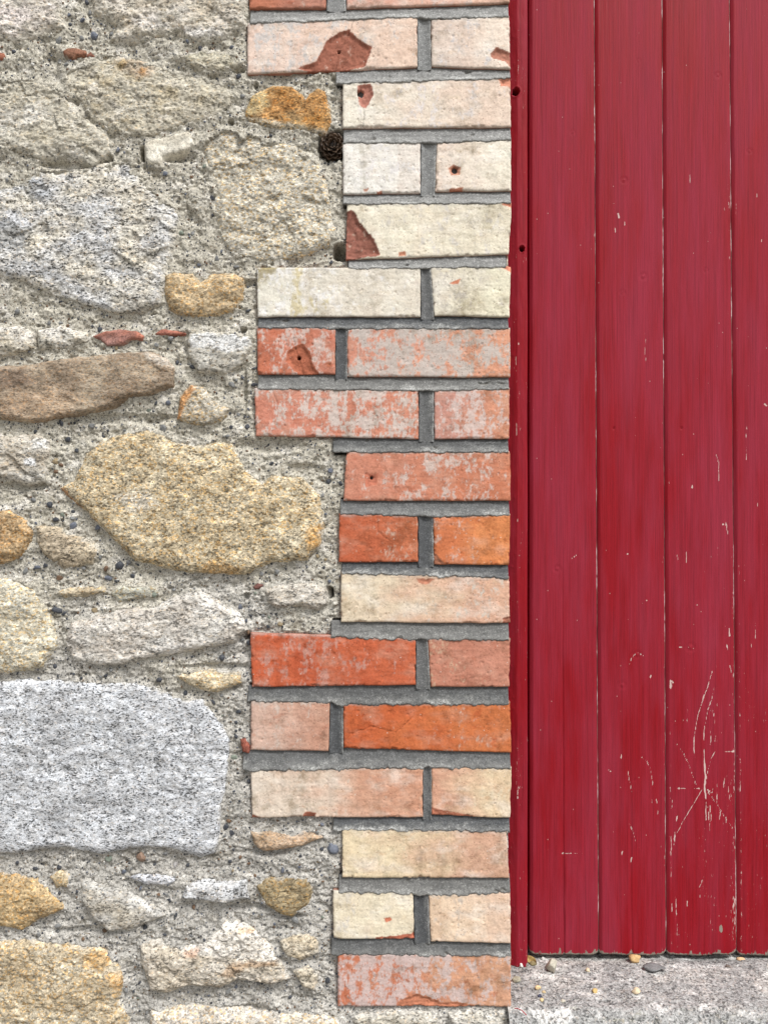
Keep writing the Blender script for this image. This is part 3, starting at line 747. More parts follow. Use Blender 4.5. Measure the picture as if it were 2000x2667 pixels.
# sheet, outline, stand mm, edge mm, tilt per m (x, z), rough mm, material, base, second, second amount, grain, mortar smear
ST = [
 ('P',[(-40,520),(50,470),(98,438),(215,436),(240,418),(336,414),(350,436),(380,478),(415,512),(456,535),(465,575),(450,640),(432,700),(425,760),(418,790),(370,812),(300,815),(210,790),(120,760),(60,730),(-40,690)],6,10,(0,.05),2.2,'granite',(202,203,204),(206,200,186),.40,1.0,.36),
 ('T1',[(985,640),(1100,605),(1290,660),(1430,690),(1530,770),(1565,860),(1580,1000),(1600,1100),(1575,1170),(1450,1230),(1250,1245),(1100,1200),(1050,1100),(1020,1000),(1030,900),(990,790),(960,720)],3.6,14,(.02,.05),2.1,'ochre',(210,204,188),(198,192,177),.5,.9,.55),
 ('T1',[(1170,540),(1200,460),(1250,420),(1310,398),(1400,405),(1450,440),(1466,466),(1482,440),(1520,408),(1560,425),(1572,470),(1590,520),(1588,590),(1560,640),(1480,625),(1380,612),(1260,600),(1190,575)],5,4,(0,.03),1.0,'ochre',(190,164,122),(172,130,82),.45,.9,.16),
 ('T1',[(300,345),(380,300),(460,250),(560,250),(700,280),(830,335),(960,360),(1060,400),(1120,440),(1100,500),(1000,560),(850,600),(700,650),(540,640),(430,560),(390,480),(310,420)],5,12,(0,.05),2.6,'granite',(206,200,182),(192,180,154),.5,.8,.62),
 ('T1',[(-40,360),(120,370),(260,390),(330,470),(410,560),(510,640),(525,720),(440,790),(330,750),(200,760),(60,720),(-40,700)],5,12,(0,.07),2.8,'granite',(210,206,194),(194,186,166),.45,.8,.62),
 ('T1',[(-40,-60),(290,-60),(290,60),(320,130),(180,170),(70,190),(-40,150)],6,10,(0,.04),2.4,'granite',(222,214,206),(204,196,184),.4,.7,.5),
 ('T1',[(420,-60),(1185,-60),(1178,110),(1060,190),(930,195),(820,150),(650,190),(520,185),(560,110),(440,60)],7,10,(0,.05),3.0,'granite',(222,216,206),(198,188,170),.45,.75,.5),
 ('T1',[(850,265),(980,225),(1120,245),(1160,300),(1080,350),(930,330)],6,7,(0,.05),2.0,'granite',(175,170,151),(200,193,174),.4,.8,.35),
 ('T1',[(690,685),(722,665),(905,622),(932,690),(900,720),(780,748),(770,790),(705,782),(695,750)],5,2.2,(0,.02),.5,'plaster',(240,235,220),(218,210,192),.28,.4,.0),
 ('T1',[(880,885),(960,890),(1000,960),(960,1050),(900,985)],3,8,(0,.06),1.8,'granite',(206,203,194),(192,186,172),.4,.8,.55),
 ('T2',[(790,215),(830,195),(920,200),(960,240),(1010,205),(1110,195),(1172,225),(1165,330),(1120,390),(1020,412),(860,410),(810,380),(785,300)],8,6,(0,.03),1.7,'ochre',(202,182,150),(184,164,132),.4,.6,.12),
 ('T2',[(-40,450),(110,455),(165,490),(160,560),(60,600),(-40,610)],8,6,(0,.1),2.0,'granite',(219,215,207),(188,181,165),.4,.85,.2),
 ('T2',[(168,472),(290,450),(420,490),(410,540),(290,570),(180,575)],8,6,(0,.1),2.0,'granite',(219,215,207),(192,187,173),.4,.85,.25),
 ('T2',[(-40,655),(150,640),(350,605),(500,592),(620,580),(720,578),(800,610),(836,660),(832,750),(720,792),(620,802),(540,852),(400,884),(200,922),(80,922),(-40,884)],11,4.5,(0,.02),1.2,'brown',(182,168,148),(148,132,114),.5,.75,.10),
 ('T2',[(905,480),(1000,480),(1212,500),(1210,560),(1160,640),(1080,690),(950,680),(900,600),(890,540)],7,4,(0,.12),1.8,'granite',(198,196,189),(177,172,160),.45,.8,.35),
 ('T2',[(860,790),(910,735),(980,745),(1010,800),(1060,830),(1100,850),(1060,920),(990,940),(900,932),(845,905)],10,5,(0,.05),2.0,'ochre',(188,172,144),(187,181,167),.5,.7,.12),
 ('T2',[(-40,985),(60,985),(180,970),(240,1010),(230,1110),(215,1210),(140,1226),(30,1200),(-40,1150)],10,7,(0,.0),2.6,'granite',(214,211,202),(183,174,159),.45,.8,.22),
 ('P',[(149,1270),(190,1250),(217,1180),(266,1140),(325,1126),(374,1115),(412,1124),(450,1146),(500,1160),(553,1149),(602,1154),(622,1190),(636,1222),(684,1260),(706,1238),(789,1246),(832,1290),(841,1363),(834,1417),(800,1460),(705,1464),(635,1496),(515,1493),(450,1487),(347,1460),(277,1390),(217,1330),(163,1287)],10,7,(.01,.03),1.15,'ochre',(210,199,174),(190,175,146),.5,1.0,.2),
 ('T3',[(-40,235),(40,235),(110,280),(160,330),(130,430),(60,485),(-40,520)],9,6,(0,.02),2.0,'ochre',(189,164,128),(174,147,113),.4,.7,.12),
 ('T3',[(165,310),(260,310),(330,350),(430,380),(472,430),(440,500),(300,520),(210,460),(170,390)],9,8,(0,.06),2.2,'granite',(196,183,159),(184,170,148),.4,.75,.25),
 ('T3',[(-40,560),(60,565),(170,620),(220,700),(260,780),(272,900),(200,1000),(50,1022),(-40,1020)],11,9,(-.03,.05),1.8,'ochre',(213,209,193),(199,191,170),.4,.6,.2),
 ('T3',[(330,770),(500,730),(640,700),(740,700),(830,650),(960,625),(1060,680),(1150,740),(1192,810),(1130,872),(950,912),(750,948),(680,962),(520,992),(350,970),(300,880)],11,7,(.02,.04),2.0,'granite',(214,211,204),(199,192,182),.4,.75,.25),
 ('T3',[(258,640),(300,610),(400,608),(500,600),(505,640),(400,652),(300,662)],5,3.5,(0,.05),1.3,'ochre',(197,181,153),(195,190,175),.4,.6,.2),
 ('T3',[(522,640),(560,600),(650,602),(740,608),(770,640),(680,662),(560,682)],5,4,(0,.05),1.5,'ochre',(190,186,169),(178,178,166),.4,.7,.25),
 ('T3',[(1270,620),(1340,588),(1500,588),(1562,608),(1572,690),(1520,722),(1440,700),(1330,712),(1280,680)],10,5,(.02,.06),2.0,'granite',(212,207,198),(190,183,171),.4,.7,.25),
 ('T3',[(840,1032),(960,1010),(1060,1020),(1160,1018),(1162,1070),(1040,1117),(960,1102),(890,1072)],9,5,(0,.05),1.9,'ochre',(206,194,170),(189,176,150),.4,.6,.15),
 ('T5',[(-40,140),(150,130),(300,135),(480,150),(640,148),(760,180),(870,230),(970,225),(1050,320),(1102,420),(1092,600),(1064,740),(1052,870),(1040,962),(960,992),(870,962),(790,938),(620,948),(480,972),(330,942),(180,952),(80,972),(-40,962)],8,6,(0,.015),.9,'white',(212,215,219),(194,196,199),.4,1.0,.18),
 ('T4',[(-40,560),(90,580),(170,590),(220,650),(300,720),(312,745),(190,792),(100,847),(30,832),(-40,790)],11,7,(0,.03),2.0,'ochre',(195,172,133),(185,162,126),.4,.6,.12),
 ('T4',[(233,592),(280,563),(330,580),(332,640),(262,648)],6,4,(0,.04),1.3,'ochre',(197,181,151),(183,167,138),.4,.6,.15),
 ('T4',[(375,610),(400,578),(480,620),(600,660),(720,710),(792,780),(680,822),(600,842),(520,852),(430,780),(380,700)],8,7,(0,.14),1.5,'granite',(194,192,187),(186,179,165),.4,.8,.35),
 ('T4',[(598,590),(700,573),(800,590),(852,605),(820,632),(700,632)],5,3,(0,.05),1.0,'granite',(208,209,213),(188,190,194),.4,.95,.1),
 ('T4',[(868,692),(890,630),(980,598),(1080,620),(1180,608),(1192,690),(1080,714),(980,706)],9,3.5,(0,.06),1.2,'granite',(214,216,217),(196,196,196),.4,1.0,.06),
 ('T4',[(1228,640),(1270,598),(1380,598),(1470,598),(1502,640),(1482,720),(1400,782),(1330,762),(1270,722)],8,5,(0,.02),2.4,'ochre',(167,151,119),(152,137,109),.4,.55,.12),
 ('T4',[(1203,380),(1290,373),(1390,395),(1490,378),(1562,400),(1460,442),(1350,462),(1260,468),(1215,432)],8,4,(0,.08),1.3,'brown',(199,175,151),(170,149,125),.45,.8,.1),
 ('T4',[(668,922),(750,890),(850,940),(950,915),(1040,840),(1060,798),(1180,818),(1242,850),(1322,940),(1342,990),(1392,1080),(1300,1112),(1140,1082),(1060,1122),(900,1112),(800,1147),(720,1132),(668,1010)],10,7,(0,.10),2.4,'granite',(218,211,199),(193,183,166),.5,.65,.25),
 ('T4',[(1338,900),(1400,868),(1490,850),(1532,900),(1532,960),(1440,992),(1370,972)],8,5,(0,.05),2.0,'granite',(211,204,189),(194,180,155),.4,.75,.2),
 ('T4',[(1403,1042),(1480,1008),(1532,1060),(1512,1142),(1450,1122)],7,4,(0,.05),1.8,'granite',(219,211,195),(199,187,165),.4,.7,.2),
 ('T4',[(-40,880),(100,888),(300,908),(480,928),(572,1010),(592,1100),(572,1190),(622,1280),(600,1360),(-40,1400)],10,8,(0,.03),1.9,'ochre',(203,194,174),(191,175,147),.45,.75,.2),
 ('T4',[(718,1232),(850,1205),(1100,1215),(1220,1245),(1400,1252),(1560,1250),(1652,1292),(1650,1480),(700,1480)],10,7,(0,.03),2.0,'ochre',(209,197,173),(213,207,198),.5,.6,.2),
 ('P',[(915,2650),(1010,2632),(1120,2640),(1155,2665),(1150,2790),(930,2800)],7,6,(0,.04),2.0,'granite',(208,204,194),(190,183,167),.4,.7,.3),
 ('P',[(1168,2642),(1230,2630),(1330,2636),(1345,2700),(1330,2790),(1180,2780)],9,6,(0,.04),2.0,'granite',(219,217,211),(197,192,180),.4,.8,.2),
]
SHARDS = [   # tile and brick fragments bedded in the mortar
 ('T1',[(297,240),(320,224),(360,220),(402,228),(412,245),(400,258),(365,265),(352,282),(320,272),(300,258)],4,1.6,(134,104,86),(168,116,92)),
 ('T1',[(410,250),(430,235),(452,258),(425,268),(410,262)],2,1.5,(150,104,88),(160,110,92)),
 ('T2',[(432,508),(500,480),(570,470),(650,478),(692,505),(680,526),(630,520),(590,546),(510,555),(480,525)],5,1.6,(156,126,120),(182,116,94)),
 ('T2',[(735,495),(775,468),(830,475),(882,490),(860,501),(770,503)],4,1.6,(170,116,102),(178,110,90)),
 ('P',[(624,1930),(638,1924),(650,1945),(648,1966),(630,1962)],5,1.8,(152,92,78),(170,96,76)),
 ('P',[(-14,130),(6,132),(12,143),(4,154),(-14,150)],4,1.6,(160,108,88),(166,108,86)),
 ('T3',[(1210,605),(1235,590),(1262,598),(1245,618),(1220,620)],3,1.5,(122,88,82),(140,96,88)),
]
# stains, lichen and bare patches that belong to single stones: sheet, outline, colour, strength, softness mm
PATCH = [
 ('T4',[(870,945),(1000,880),(1060,800),(1180,820),(1250,860),(1330,978),(1180,988),(1100,960)],(238,233,224),.75,3),
 ('T4',[(1120,985),(1340,985),(1335,1005),(1180,1010),(1110,1060),(1060,1050)],(176,142,106),.6,3),
 ('T4',[(880,945),(960,930),(950,965),(890,962)],(206,160,130),.6,3), ('T4',[(1150,832),(1225,838),(1215,858),(1150,850)],(206,168,126),.6,2),
 ('T2',[(905,482),(1210,502),(1206,545),(1100,588),(1000,560),(918,560)],(236,237,236),.8,3),
 ('T1',[(600,285),(690,275),(735,310),(715,355),(660,360),(590,320)],(196,142,84),.75,6),
 ('T1',[(560,270),(620,260),(600,330),(560,320)],(196,166,112),.5,6),
 ('T1',[(-20,1040),(70,1060),(130,1120),(120,1200),(-20,1190)],(150,153,156),.7,10), ('T1',[(90,870),(190,860),(230,930),(160,950)],(158,163,170),.6,8),
 ('T1',[(20,1000),(90,1020),(150,1080),(110,1085),(40,1040)],(236,238,242),.75,4),
 ('T2',[(128,1105),(150,1092),(178,1105),(180,1125),(150,1138),(128,1125)],(244,245,245),.95,1.5), ('T2',[(150,1010),(225,1000),(225,1040),(170,1040)],(240,240,236),.7,4),
 ('T2',[(20,1180),(120,1185),(210,1200),(140,1215),(40,1200)],(236,232,222),.6,4),
 ('T1',[(870,140),(960,130),(1100,160),(1090,190),(970,195)],(244,241,236),.8,5), ('T1',[(640,90),(760,60),(800,130),(700,150)],(238,234,230),.6,6), ('T1',[(540,165),(680,170),(660,190),(560,190)],(242,238,230),.7,4),
 ('T1',[(-20,40),(110,20),(150,90),(60,110),(-20,100)],(236,226,222),.6,8), ('T1',[(0,520),(180,500),(250,560),(120,610),(0,600)],(236,234,228),.6,8),
 ('T4',[(400,975),(480,940),(540,980),(500,1020),(410,1010)],(206,168,110),.65,6), ('T4',[(520,1040),(590,1060),(590,1130),(540,1100)],(202,162,106),.6,5),
 ('T3',[(268,128),(300,130),(410,245),(515,352),(500,362),(390,260)],(190,132,84),.7,2), ('T3',[(1480,330),(1550,300),(1540,410),(1480,420)],(200,156,92),.6,5), ('T3',[(1010,480),(1170,520),(1100,548),(960,535)],(196,156,100),.5,5),
 ('T3',[(560,170),(700,150),(760,210),(640,250)],(226,222,212),.5,8), ('T3',[(860,270),(1000,290),(960,340),(870,320)],(150,140,120),.5,6),
 ('T2',[(845,900),(870,800),(915,740),(930,760),(890,840),(870,905)],(196,136,72),.7,3),
 ('T2',[(0,800),(250,760),(400,820),(300,900),(60,910),(0,870)],(196,172,146),.5,10), ('T2',[(700,585),(800,612),(832,655),(780,650),(720,620)],(222,214,202),.65,4), ('T2',[(-20,680),(120,670),(160,730),(40,760),(-20,750)],(128,110,96),.55,8),
 ('T1',[(1190,470),(1260,425),(1290,500),(1230,540),(1180,545)],(206,192,150),.6,5), ('T1',[(1330,420),(1420,420),(1440,500),(1380,520)],(172,122,66),.6,6), ('T1',[(1180,560),(1380,590),(1560,630),(1480,630),(1260,606)],(206,202,186),.7,4), ('T1',[(1460,560),(1560,545),(1560,600),(1480,590)],(196,142,76),.6,5),
 ('T4',[(380,600),(480,625),(560,660),(480,655),(390,640)],(222,222,218),.6,3), ('T4',[(600,660),(790,760),(760,775),(640,690)],(226,226,224),.6,3),
 ('T3',[(980,650),(1080,690),(1040,740),(950,720)],(232,229,224),.5,6), ('T3',[(740,880),(1000,850),(960,905),(760,940)],(234,230,224),.5,5),
]
PATCH_P = [(sheet(a, b), np.array(alb(*c)), k, sf * .001) for a, b, c, k, sf in PATCH]
RES = .00125
STONE_POLY = []
def stone_mesh(poly, stand, edge, tilt, rough, base, second, amt, grain, smear, seed, res=RES, warp=1.0, outer=None):
    lo = poly.min(0) - .008; hi = poly.max(0) + .008
    nx = int((hi[0] - lo[0]) / res) + 2; nz = int((hi[1] - lo[1]) / res) + 2
    X, Z = np.meshgrid(lo[0] + np.arange(nx) * res, lo[1] + np.arange(nz) * res)
    wxx = X + warp * (.0022 * fbm(X / .018, Z / .018, 3, .55, seed) + .0010 * fbm(X / .005, Z / .005, 3, .6, seed + 1))
    wzz = Z + warp * (.0022 * fbm(X / .018, Z / .018, 3, .55, seed + 2) + .0010 * fbm(X / .005, Z / .005, 3, .6, seed + 3))
    s = sdf(poly, wxx, wzz)
    m0 = mlow(X, Z)
    c = poly.mean(0)
    e = edge * .00060; st = stand * .00095
    up = st * (1 - np.exp(-np.clip(s, 0, None) / e))
    h = m0 * .55 - .0015 + np.where(s > 0, up, s * 2.6)
    h = h + np.where(s > 0, .0012 * fbm(X / .03, Z / .02, 4, .6, seed + 16), 0)
    h = h + tilt[0] * (X - c[0]) + tilt[1] * (Z - c[1]) * -1.0 * .6
    r = rough * .001
    body = sst(-.001, .006, s)
    low = fbm(X / .055, Z / .040, 3, .5, seed + 5)
    f1, f2, hh, dx, dz = worley(X / .020 + .25 * fbm(X / .02, Z / .02, 2, .5, seed + 8), Z / .015, seed + 6)
    fB1, fB2, hB, dxB, dzB = worley(X / .048 + .4 * fbm(X / .04, Z / .04, 2, .5, seed + 13), Z / .036 + .4 * fbm(X / .04, Z / .04, 2, .5, seed + 14), seed + 12)
    big = (cellr(hB, 1) - .5) * .9 + (cellr(hB, 2) - .5) * 2.2 * dxB + (cellr(hB, 3) - .5) * 2.2 * dzB
    fac = (cellr(hh, 1) - .5) * 1.1 + (cellr(hh, 2) - .5) * 1.6 * dx + (cellr(hh, 3) - .5) * 1.6 * dz
    f1b, f2b, hb, dxb, dzb = worley(X / .0065, Z / .0050, seed + 7)
    facb = (cellr(hb, 1) - .5) + (cellr(hb, 2) - .5) * 1.4 * dxb + (cellr(hb, 3) - .5) * 1.4 * dzb
    f1c, f2c, hc, dxc, dzc = worley(X / .0030, Z / .0026, seed + 9)
    gr = (cellr(hc, 1) - .5)
    fine = fbm(X / .0042, Z / .0034, 3, .65, seed + 10)
    rid = 1 - np.abs(fbm(X / .03 + Z / .05, Z / .018, 4, .55, seed + 11))
    h = h + body * r * (.8 * low + .75 * big + .60 * fac + .34 * facb + .34 * fine + .9 * (rid - .75)) + sst(-.002, .002, s) * r * .22 * gr
    # colour of the stone itself
    b0, b1 = np.array(alb(*base)), np.array(alb(*second))
    pn = fbm(X / .05, Z / .035, 4, .55, seed + 20)
    t = sst(.5 - amt - .3, .5 - amt + .45, pn * .6 + .2)
    col = mix(np.broadcast_to(b0, X.shape + (3,)), np.broadcast_to(b1, X.shape + (3,)), t)
    gm_ = fbm(X / .014, Z / .010, 5, .62, seed + 21)
    col = col * (1 + .20 * np.clip(gm_, -1, 1)[..., None] * np.array([.85, 1, 1.2]))
    for pp, pc, pk, psf in PATCH_P:
        if (pp.max(0) < lo).any() or (pp.min(0) > hi).any(): continue
        sp_ = sdf(pp, wxx, wzz) + .003 * fbm(X / .008, Z / .006, 4, .6, seed + 25)
        col = mix(col, np.broadcast_to(pc, col.shape), pk * sst(-psf, psf * .6, sp_))
    # mortar smeared over the stone, mostly near its edge
    sm = sst(.38, .62, smear * 1.3 + .55 * np.exp(-np.clip(s, 0, 1) / .006) + .5 * fbm(X / .025, Z / .02, 5, .6, seed + 22) - .25)
    mcol = mortar_tint(X, Z)
    col = mix(col, mcol, sm * .7)
    gr_a = np.clip(np.maximum(grain, .8) * (1 - .12 * sm), 0, 1)
    keep = (s > -.0065)
    kf = keep[:-1, :-1] | keep[1:, :-1] | keep[:-1, 1:] | keep[1:, 1:]
    if outer is not None:
        o = outer(X, Z); kf &= o[:-1, :-1]
    V = np.stack([X, -h, Z], -1).reshape(-1, 3)
    T = np.concatenate([np.clip(col, .004, .9), gr_a[..., None]], -1).reshape(-1, 4)
    F = grid_faces(nz, nx, kf)
    V, F, A = compact(V, F, {'tint': T})
    return V, F, A
def skirt(V, F, A, back):
    """close the block: walls from the rim to a back face inside the wall"""
    e = np.concatenate([F[:, [0, 1]], F[:, [1, 2]], F[:, [2, 3]], F[:, [3, 0]]])
    key = np.sort(e, 1); k = key[:, 0].astype(np.int64) * len(V) + key[:, 1]
    u, inv, cnt = np.unique(k, return_inverse=True, return_counts=True)
    be = e[cnt[inv] == 1]
    rim = np.unique(be.ravel()); m = np.full(len(V), -1, np.int64); m[rim] = len(V) + np.arange(len(rim))
    R = V[rim].copy(); c = V.mean(0); R[:, 0] = c[0] + (R[:, 0] - c[0]) * .85; R[:, 2] = c[2] + (R[:, 2] - c[2]) * .85; R[:, 1] = back
    W = np.stack([be[:, 1], be[:, 0], m[be[:, 0]], m[be[:, 1]]], 1)
    return np.concatenate([V, R]), [F, W], {kk: np.concatenate([a, a[rim]]) for kk, a in A.items()}
def mortar_tint(X, Z):
    a, b, c_ = np.array(alb(195, 190, 176)), np.array(alb(184, 181, 174)), np.array(alb(226, 222, 213))
    t = sst(.60, .95, (1.25 - Z) + .25 * fbm(X / .12, Z / .12, 3, .5, 60))
    col = mix(np.broadcast_to(a, X.shape + (3,)), np.broadcast_to(b, X.shape + (3,)), t)
    l = sst(.1, .6, fbm(X / .03, Z / .022, 5, .6, 61))
    col = mix(col, np.broadcast_to(c_, col.shape), l * .8)
    d = sst(.1, .7, fbm(X / .035, Z / .03, 5, .6, 62))
    return col * (1 - d[..., None] * np.array([.36, .38, .42]))

for k, (sh, pts, stand, edge, tilt, rough, mat, base, second, amt, grain, smear) in enumerate(ST):
    poly = sheet(sh, pts)
    lf_ = poly[:, 0] < wx(-18)                 # stones that run on past the left of the picture
    if lf_.any():
        rr0 = random.Random(k); ext = rr0.uniform(.012, .060)
        poly[lf_, 0] -= np.array([ext * rr0.uniform(.7, 1.0) for _ in range(int(lf_.sum()))])
    STONE_POLY.append(poly)
    V, F, A = stone_mesh(poly, stand, edge, tilt, rough, base, second, amt, grain, smear, 2000 + k * 41, warp=.7)
    if k == 2:      # iron-orange heart of the ochre stone
        pass
    V, F, A = skirt(V, F, A, .05)
    under(wall, place('stone', V, F, A, M[mat]))
for k, (sh, pts, stand, edge, base, second) in enumerate(SHARDS):
    poly = sheet(sh, pts); STONE_POLY.append(poly)
    V, F, A = stone_mesh(poly, stand, edge, (0, .04), .35, base, second, .4, .5, .02, 5000 + k * 41, res=.0009, warp=.35)
    V, F, A = skirt(V, F, A, .03)
    under(wall, place('tile_shard', V, F, A, M['shard']))

# mortar bed, fine where the picture looks
def mortar_patch(x0, x1, z0, z1, res, polys, bricks, seed=0, sharp=()):
    nx = int(round((x1 - x0) / res)) + 1; nz = int(round((z1 - z0) / res)) + 1
    X, Z = np.meshgrid(np.linspace(x0, x1, nx), np.linspace(z0, z1, nz))
    S = np.full(X.shape, -1.0); B = np.full(X.shape, -1.0)
    def acc(T, poly, grow):
        lo = poly.min(0) - .012; hi = poly.max(0) + .012
        i0, i1 = np.searchsorted(X[0], [lo[0], hi[0]]); j0, j1 = np.searchsorted(Z[:, 0], [lo[1], hi[1]])
        if i1 <= i0 or j1 <= j0: return
        sub = np.s_[j0:j1, i0:i1]
        T[sub] = np.maximum(T[sub], sdf(poly, X[sub], Z[sub]))
    for p in polys: acc(S, p, 0)
    for p in bricks: acc(B, p, 0)
    C = np.full(X.shape, -1.0)
    for p in sharp: acc(C, p, 0)
    h = mlow(X, Z)
    near = np.exp(-np.abs(np.clip(S, -1, 0)) / .006)
    h = h + .0016 * near
    n1 = fbm(X / .020, Z / .015, 4, .55, 71); n2 = fbm(X / .006, Z / .005, 4, .6, 72)
    n3 = fbm(X / .0028, Z / .0025, 2, .6, 75)
    h += .0018 * n1 + .0014 * n2 + .0007 * n3
    f1, f2, hh, dx, dz = worley(X / .0042, Z / .0036, 73)
    gq = sst(-.35, .35, fbm(X / .05, Z / .035, 3, .55, 79))          # gritty here, trowelled smooth there
    gq = .25 + .75 * gq
    r = cellr(hh, 1)
    dome = np.sqrt(np.clip(1 - (f1 / .55) ** 2, 0, 1))
    h += gq * (np.where(r > .72, .0012 * dome, 0) - np.where(r < .13, .0024 * sst(.5, .1, f1), 0))
    f1, f2, hh, dx, dz = worley(X / .0085, Z / .007, 74)
    r2 = cellr(hh, 2)
    h += gq * (np.where(r2 > .80, .0017 * np.sqrt(np.clip(1 - (f1 / .42) ** 2, 0, 1)), 0) - np.where(r2 < .07, .0046 * sst(.40, .1, f1), 0))
    h -= .0020 * sst(.15, .6, -n1 + .3 * n2)
    h -= pits(X, Z)
    lapn = fbm(X / .022, Z / .018, 4, .6, 76)
    lap = np.clip(lapn + .1, 0, 1) * (1 - sst(-.003, 0, C))
    h += .0045 * lap * sst(-.006, .003, S)
    h -= .030 * sst(0, .006, S - .002 - .016 * lap)
    h -= .030 * sst(.0015, .005, B) + .0012 * sst(-.004, 0, B)
    col = mortar_tint(X, Z)
    dropm = (S > .026) | (B > .008)
    kf = ~(dropm[:-1, :-1] & dropm[1:, :-1] & dropm[:-1, 1:] & dropm[1:, 1:])
    V = np.stack([X, -h, Z], -1).reshape(-1, 3)
    T = np.concatenate([np.clip(col, .004, .9), np.ones(X.shape + (1,))], -1).reshape(-1, 4)
    F = grid_faces(nz, nx, kf)
    return compact(V, F, {'tint': T}), (X, Z, S, B, h)
allq = BQ + extra_q
for k, (a, b) in enumerate(JX):
    xa, xb = float(wx(620 + a * .4822)), float(wx(620 + b * .4822))
    xm = np.linspace(xa, xb, 6); tf, bf = edge_fn(COURSES[k], False), edge_fn(COURSES[k + 1], True)
    allq.append(np.concatenate([np.stack([xm, tf(xm) + .006], 1), np.stack([xm, bf(xm) - .006], 1)[::-1]]))
for ids in COURSES:
    if len(ids) > 1:
        l_, r_ = BQ[ids[0]], BQ[ids[1]]
        allq.append(np.array([l_[1] + (-.006, .004), r_[0] + (.006, .004), r_[3] + (.006, -.004), l_[2] + (-.006, -.004)]))
allq.append(np.array([(XR - .006, WALL_TOP + .1), (XR + .05, WALL_TOP + .1), (XR + .05, float(wz(2626))), (XR - .006, float(wz(2626)))]))
allq.append(np.array([(float(wx(640)), WALL_TOP + .1), (XR, WALL_TOP + .1), (XR, float(wz(10))), (float(wx(640)), float(wz(10)))]))
VX0, VX1, VZ0, VZ1 = float(wx(-150)), float(wx(1334)), float(wz(2790)), float(wz(-40))
(V, F, A), FIELD = mortar_patch(VX0, VX1, VZ0, VZ1, RES, STONE_POLY, allq, sharp=[STONE_POLY[k] for k in (2, 8, 10, 13, 30, 31, 33)] + STONE_POLY[len(ST):])
under(wall, place('mortar_bed', V, [F], A, M['mortar']))

# the same wall beyond the picture, coarser: left, above, and down to the ground
def cells(x0, x1, z0, z1, sx, sz, seed):
    rr = random.Random(seed); P = []
    nz = max(1, int(round((z1 - z0) / sz))); nx = max(1, int(round((x1 - x0) / sx)))
    for j in range(nz):
        for i in range(nx):
            cx = x0 + (i + .5 + (.2 if j % 2 else -.2) + rr.uniform(-.08, .08)) * (x1 - x0) / nx; cz = z0 + (j + .5 + rr.uniform(-.08, .08)) * (z1 - z0) / nz
            a, b = sx * rr.uniform(.40, .52), sz * rr.uniform(.34, .48)
            n = rr.randint(8, 11); p = []
            for q in range(n):
                t = 2 * PI * q / n + rr.uniform(-.2, .2)
                k = rr.uniform(.8, 1.1); ct, st_ = math.cos(t), math.sin(t)
                p.append((cx + a * k * math.copysign(abs(ct) ** .75, ct), cz + b * k * math.copysign(abs(st_) ** .75, st_)))
            P.append(np.array(p))
    return P
MARG = [(-1.16, VX0, -.085, WALL_TOP), (VX0, float(wx(640)), VZ1, WALL_TOP)]
STY = [('granite', (192, 190, 186), (180, 172, 154), .9), ('ochre', (200, 180, 140), (186, 164, 118), .75), ('granite', (204, 198, 186), (182, 172, 152), .75), ('brown', (172, 150, 128), (150, 128, 108), .6)]
for k, (a, b, c, d) in enumerate(MARG):
    P = cells(a + .01, b - .01, c + .01, d, .17, .105, 5 + k)
    (V, F, A), _ = mortar_patch(a, b, c, d, .004, P, allq)
    under(wall, place('mortar_bed', V, [F], A, M['mortar']))
    sr = random.Random(77 + k)
    for j, p in enumerate(P):
        s = sr.choice(STY + STY[:1] + STY[2:3])
        V, F, A = stone_mesh(p, 9, 8, (0, .04), 2.0, s[1], s[2], .45, s[3], .22, 7000 + k * 900 + j * 23, res=.004)
        V, F, A = skirt(V, F, A, .05)
        under(wall, place('stone', V, F, A, M[s[0]]))

# pebbles showing in the mortar: those one can pick out are pieces of their own
def ico(sub):
    import bmesh
    bm = bmesh.new(); bmesh.ops.create_icosphere(bm, subdivisions=sub, radius=1.0)
    V = np.array([v.co[:] for v in bm.verts]); F = np.array([[v.index for v in f.verts] for f in bm.faces]); bm.free(); return V, F
ICO2, ICO3, ICO4 = ico(2), ico(3), ico(4)
def lump(seed, base=ICO2, facets=7, flat=.25, rough=.10):
    """angular pebble: a ball cut by random planes"""
    rr = np.random.RandomState(seed); V = base[0].copy()
    for i in range(facets):
        n = rr.randn(3); n /= np.linalg.norm(n); k = rr.uniform(.55, .85)
        d = V @ n; V -= np.outer(np.clip(d - k, 0, None), n) * .95
    V *= 1 + rough * .8 * fbm(V[:, 0] * 4.1 - V[:, 2] * 2 + seed, V[:, 1] * 4.1 + V[:, 2] * 3.1, 3, .6, seed + 5)[:, None]
    V *= 1 + rough * fbm(V[:, 0] * 1.7 + V[:, 2] + seed, V[:, 1] * 1.7 - V[:, 2] * .6, 3, .5, seed)[:, None]
    return V, base[1]
PEB = [raw_mesh('pebble', *(lambda d: (d[0], [d[1]]))(lump(300 + i, facets=6 + i % 4)), smooth=False) for i in range(10)]
for m_ in PEB: m_.materials.append(M['pebble'])
X_, Z_, S_, B_, H_ = FIELD
def field(x, z):
    i = int(np.clip((x - VX0) / (VX1 - VX0) * (X_.shape[1] - 1), 0, X_.shape[1] - 1)); j = int(np.clip((z - VZ0) / (VZ1 - VZ0) * (X_.shape[0] - 1), 0, X_.shape[0] - 1))
    return H_[j, i], S_[j, i], B_[j, i]
SLATE, BLUE, GREY, BRN, TAN, WHT, GRN = (68, 71, 77), (102, 107, 118), (126, 127, 126), (116, 92, 72), (150, 134, 106), (206, 204, 198), (128, 136, 124)
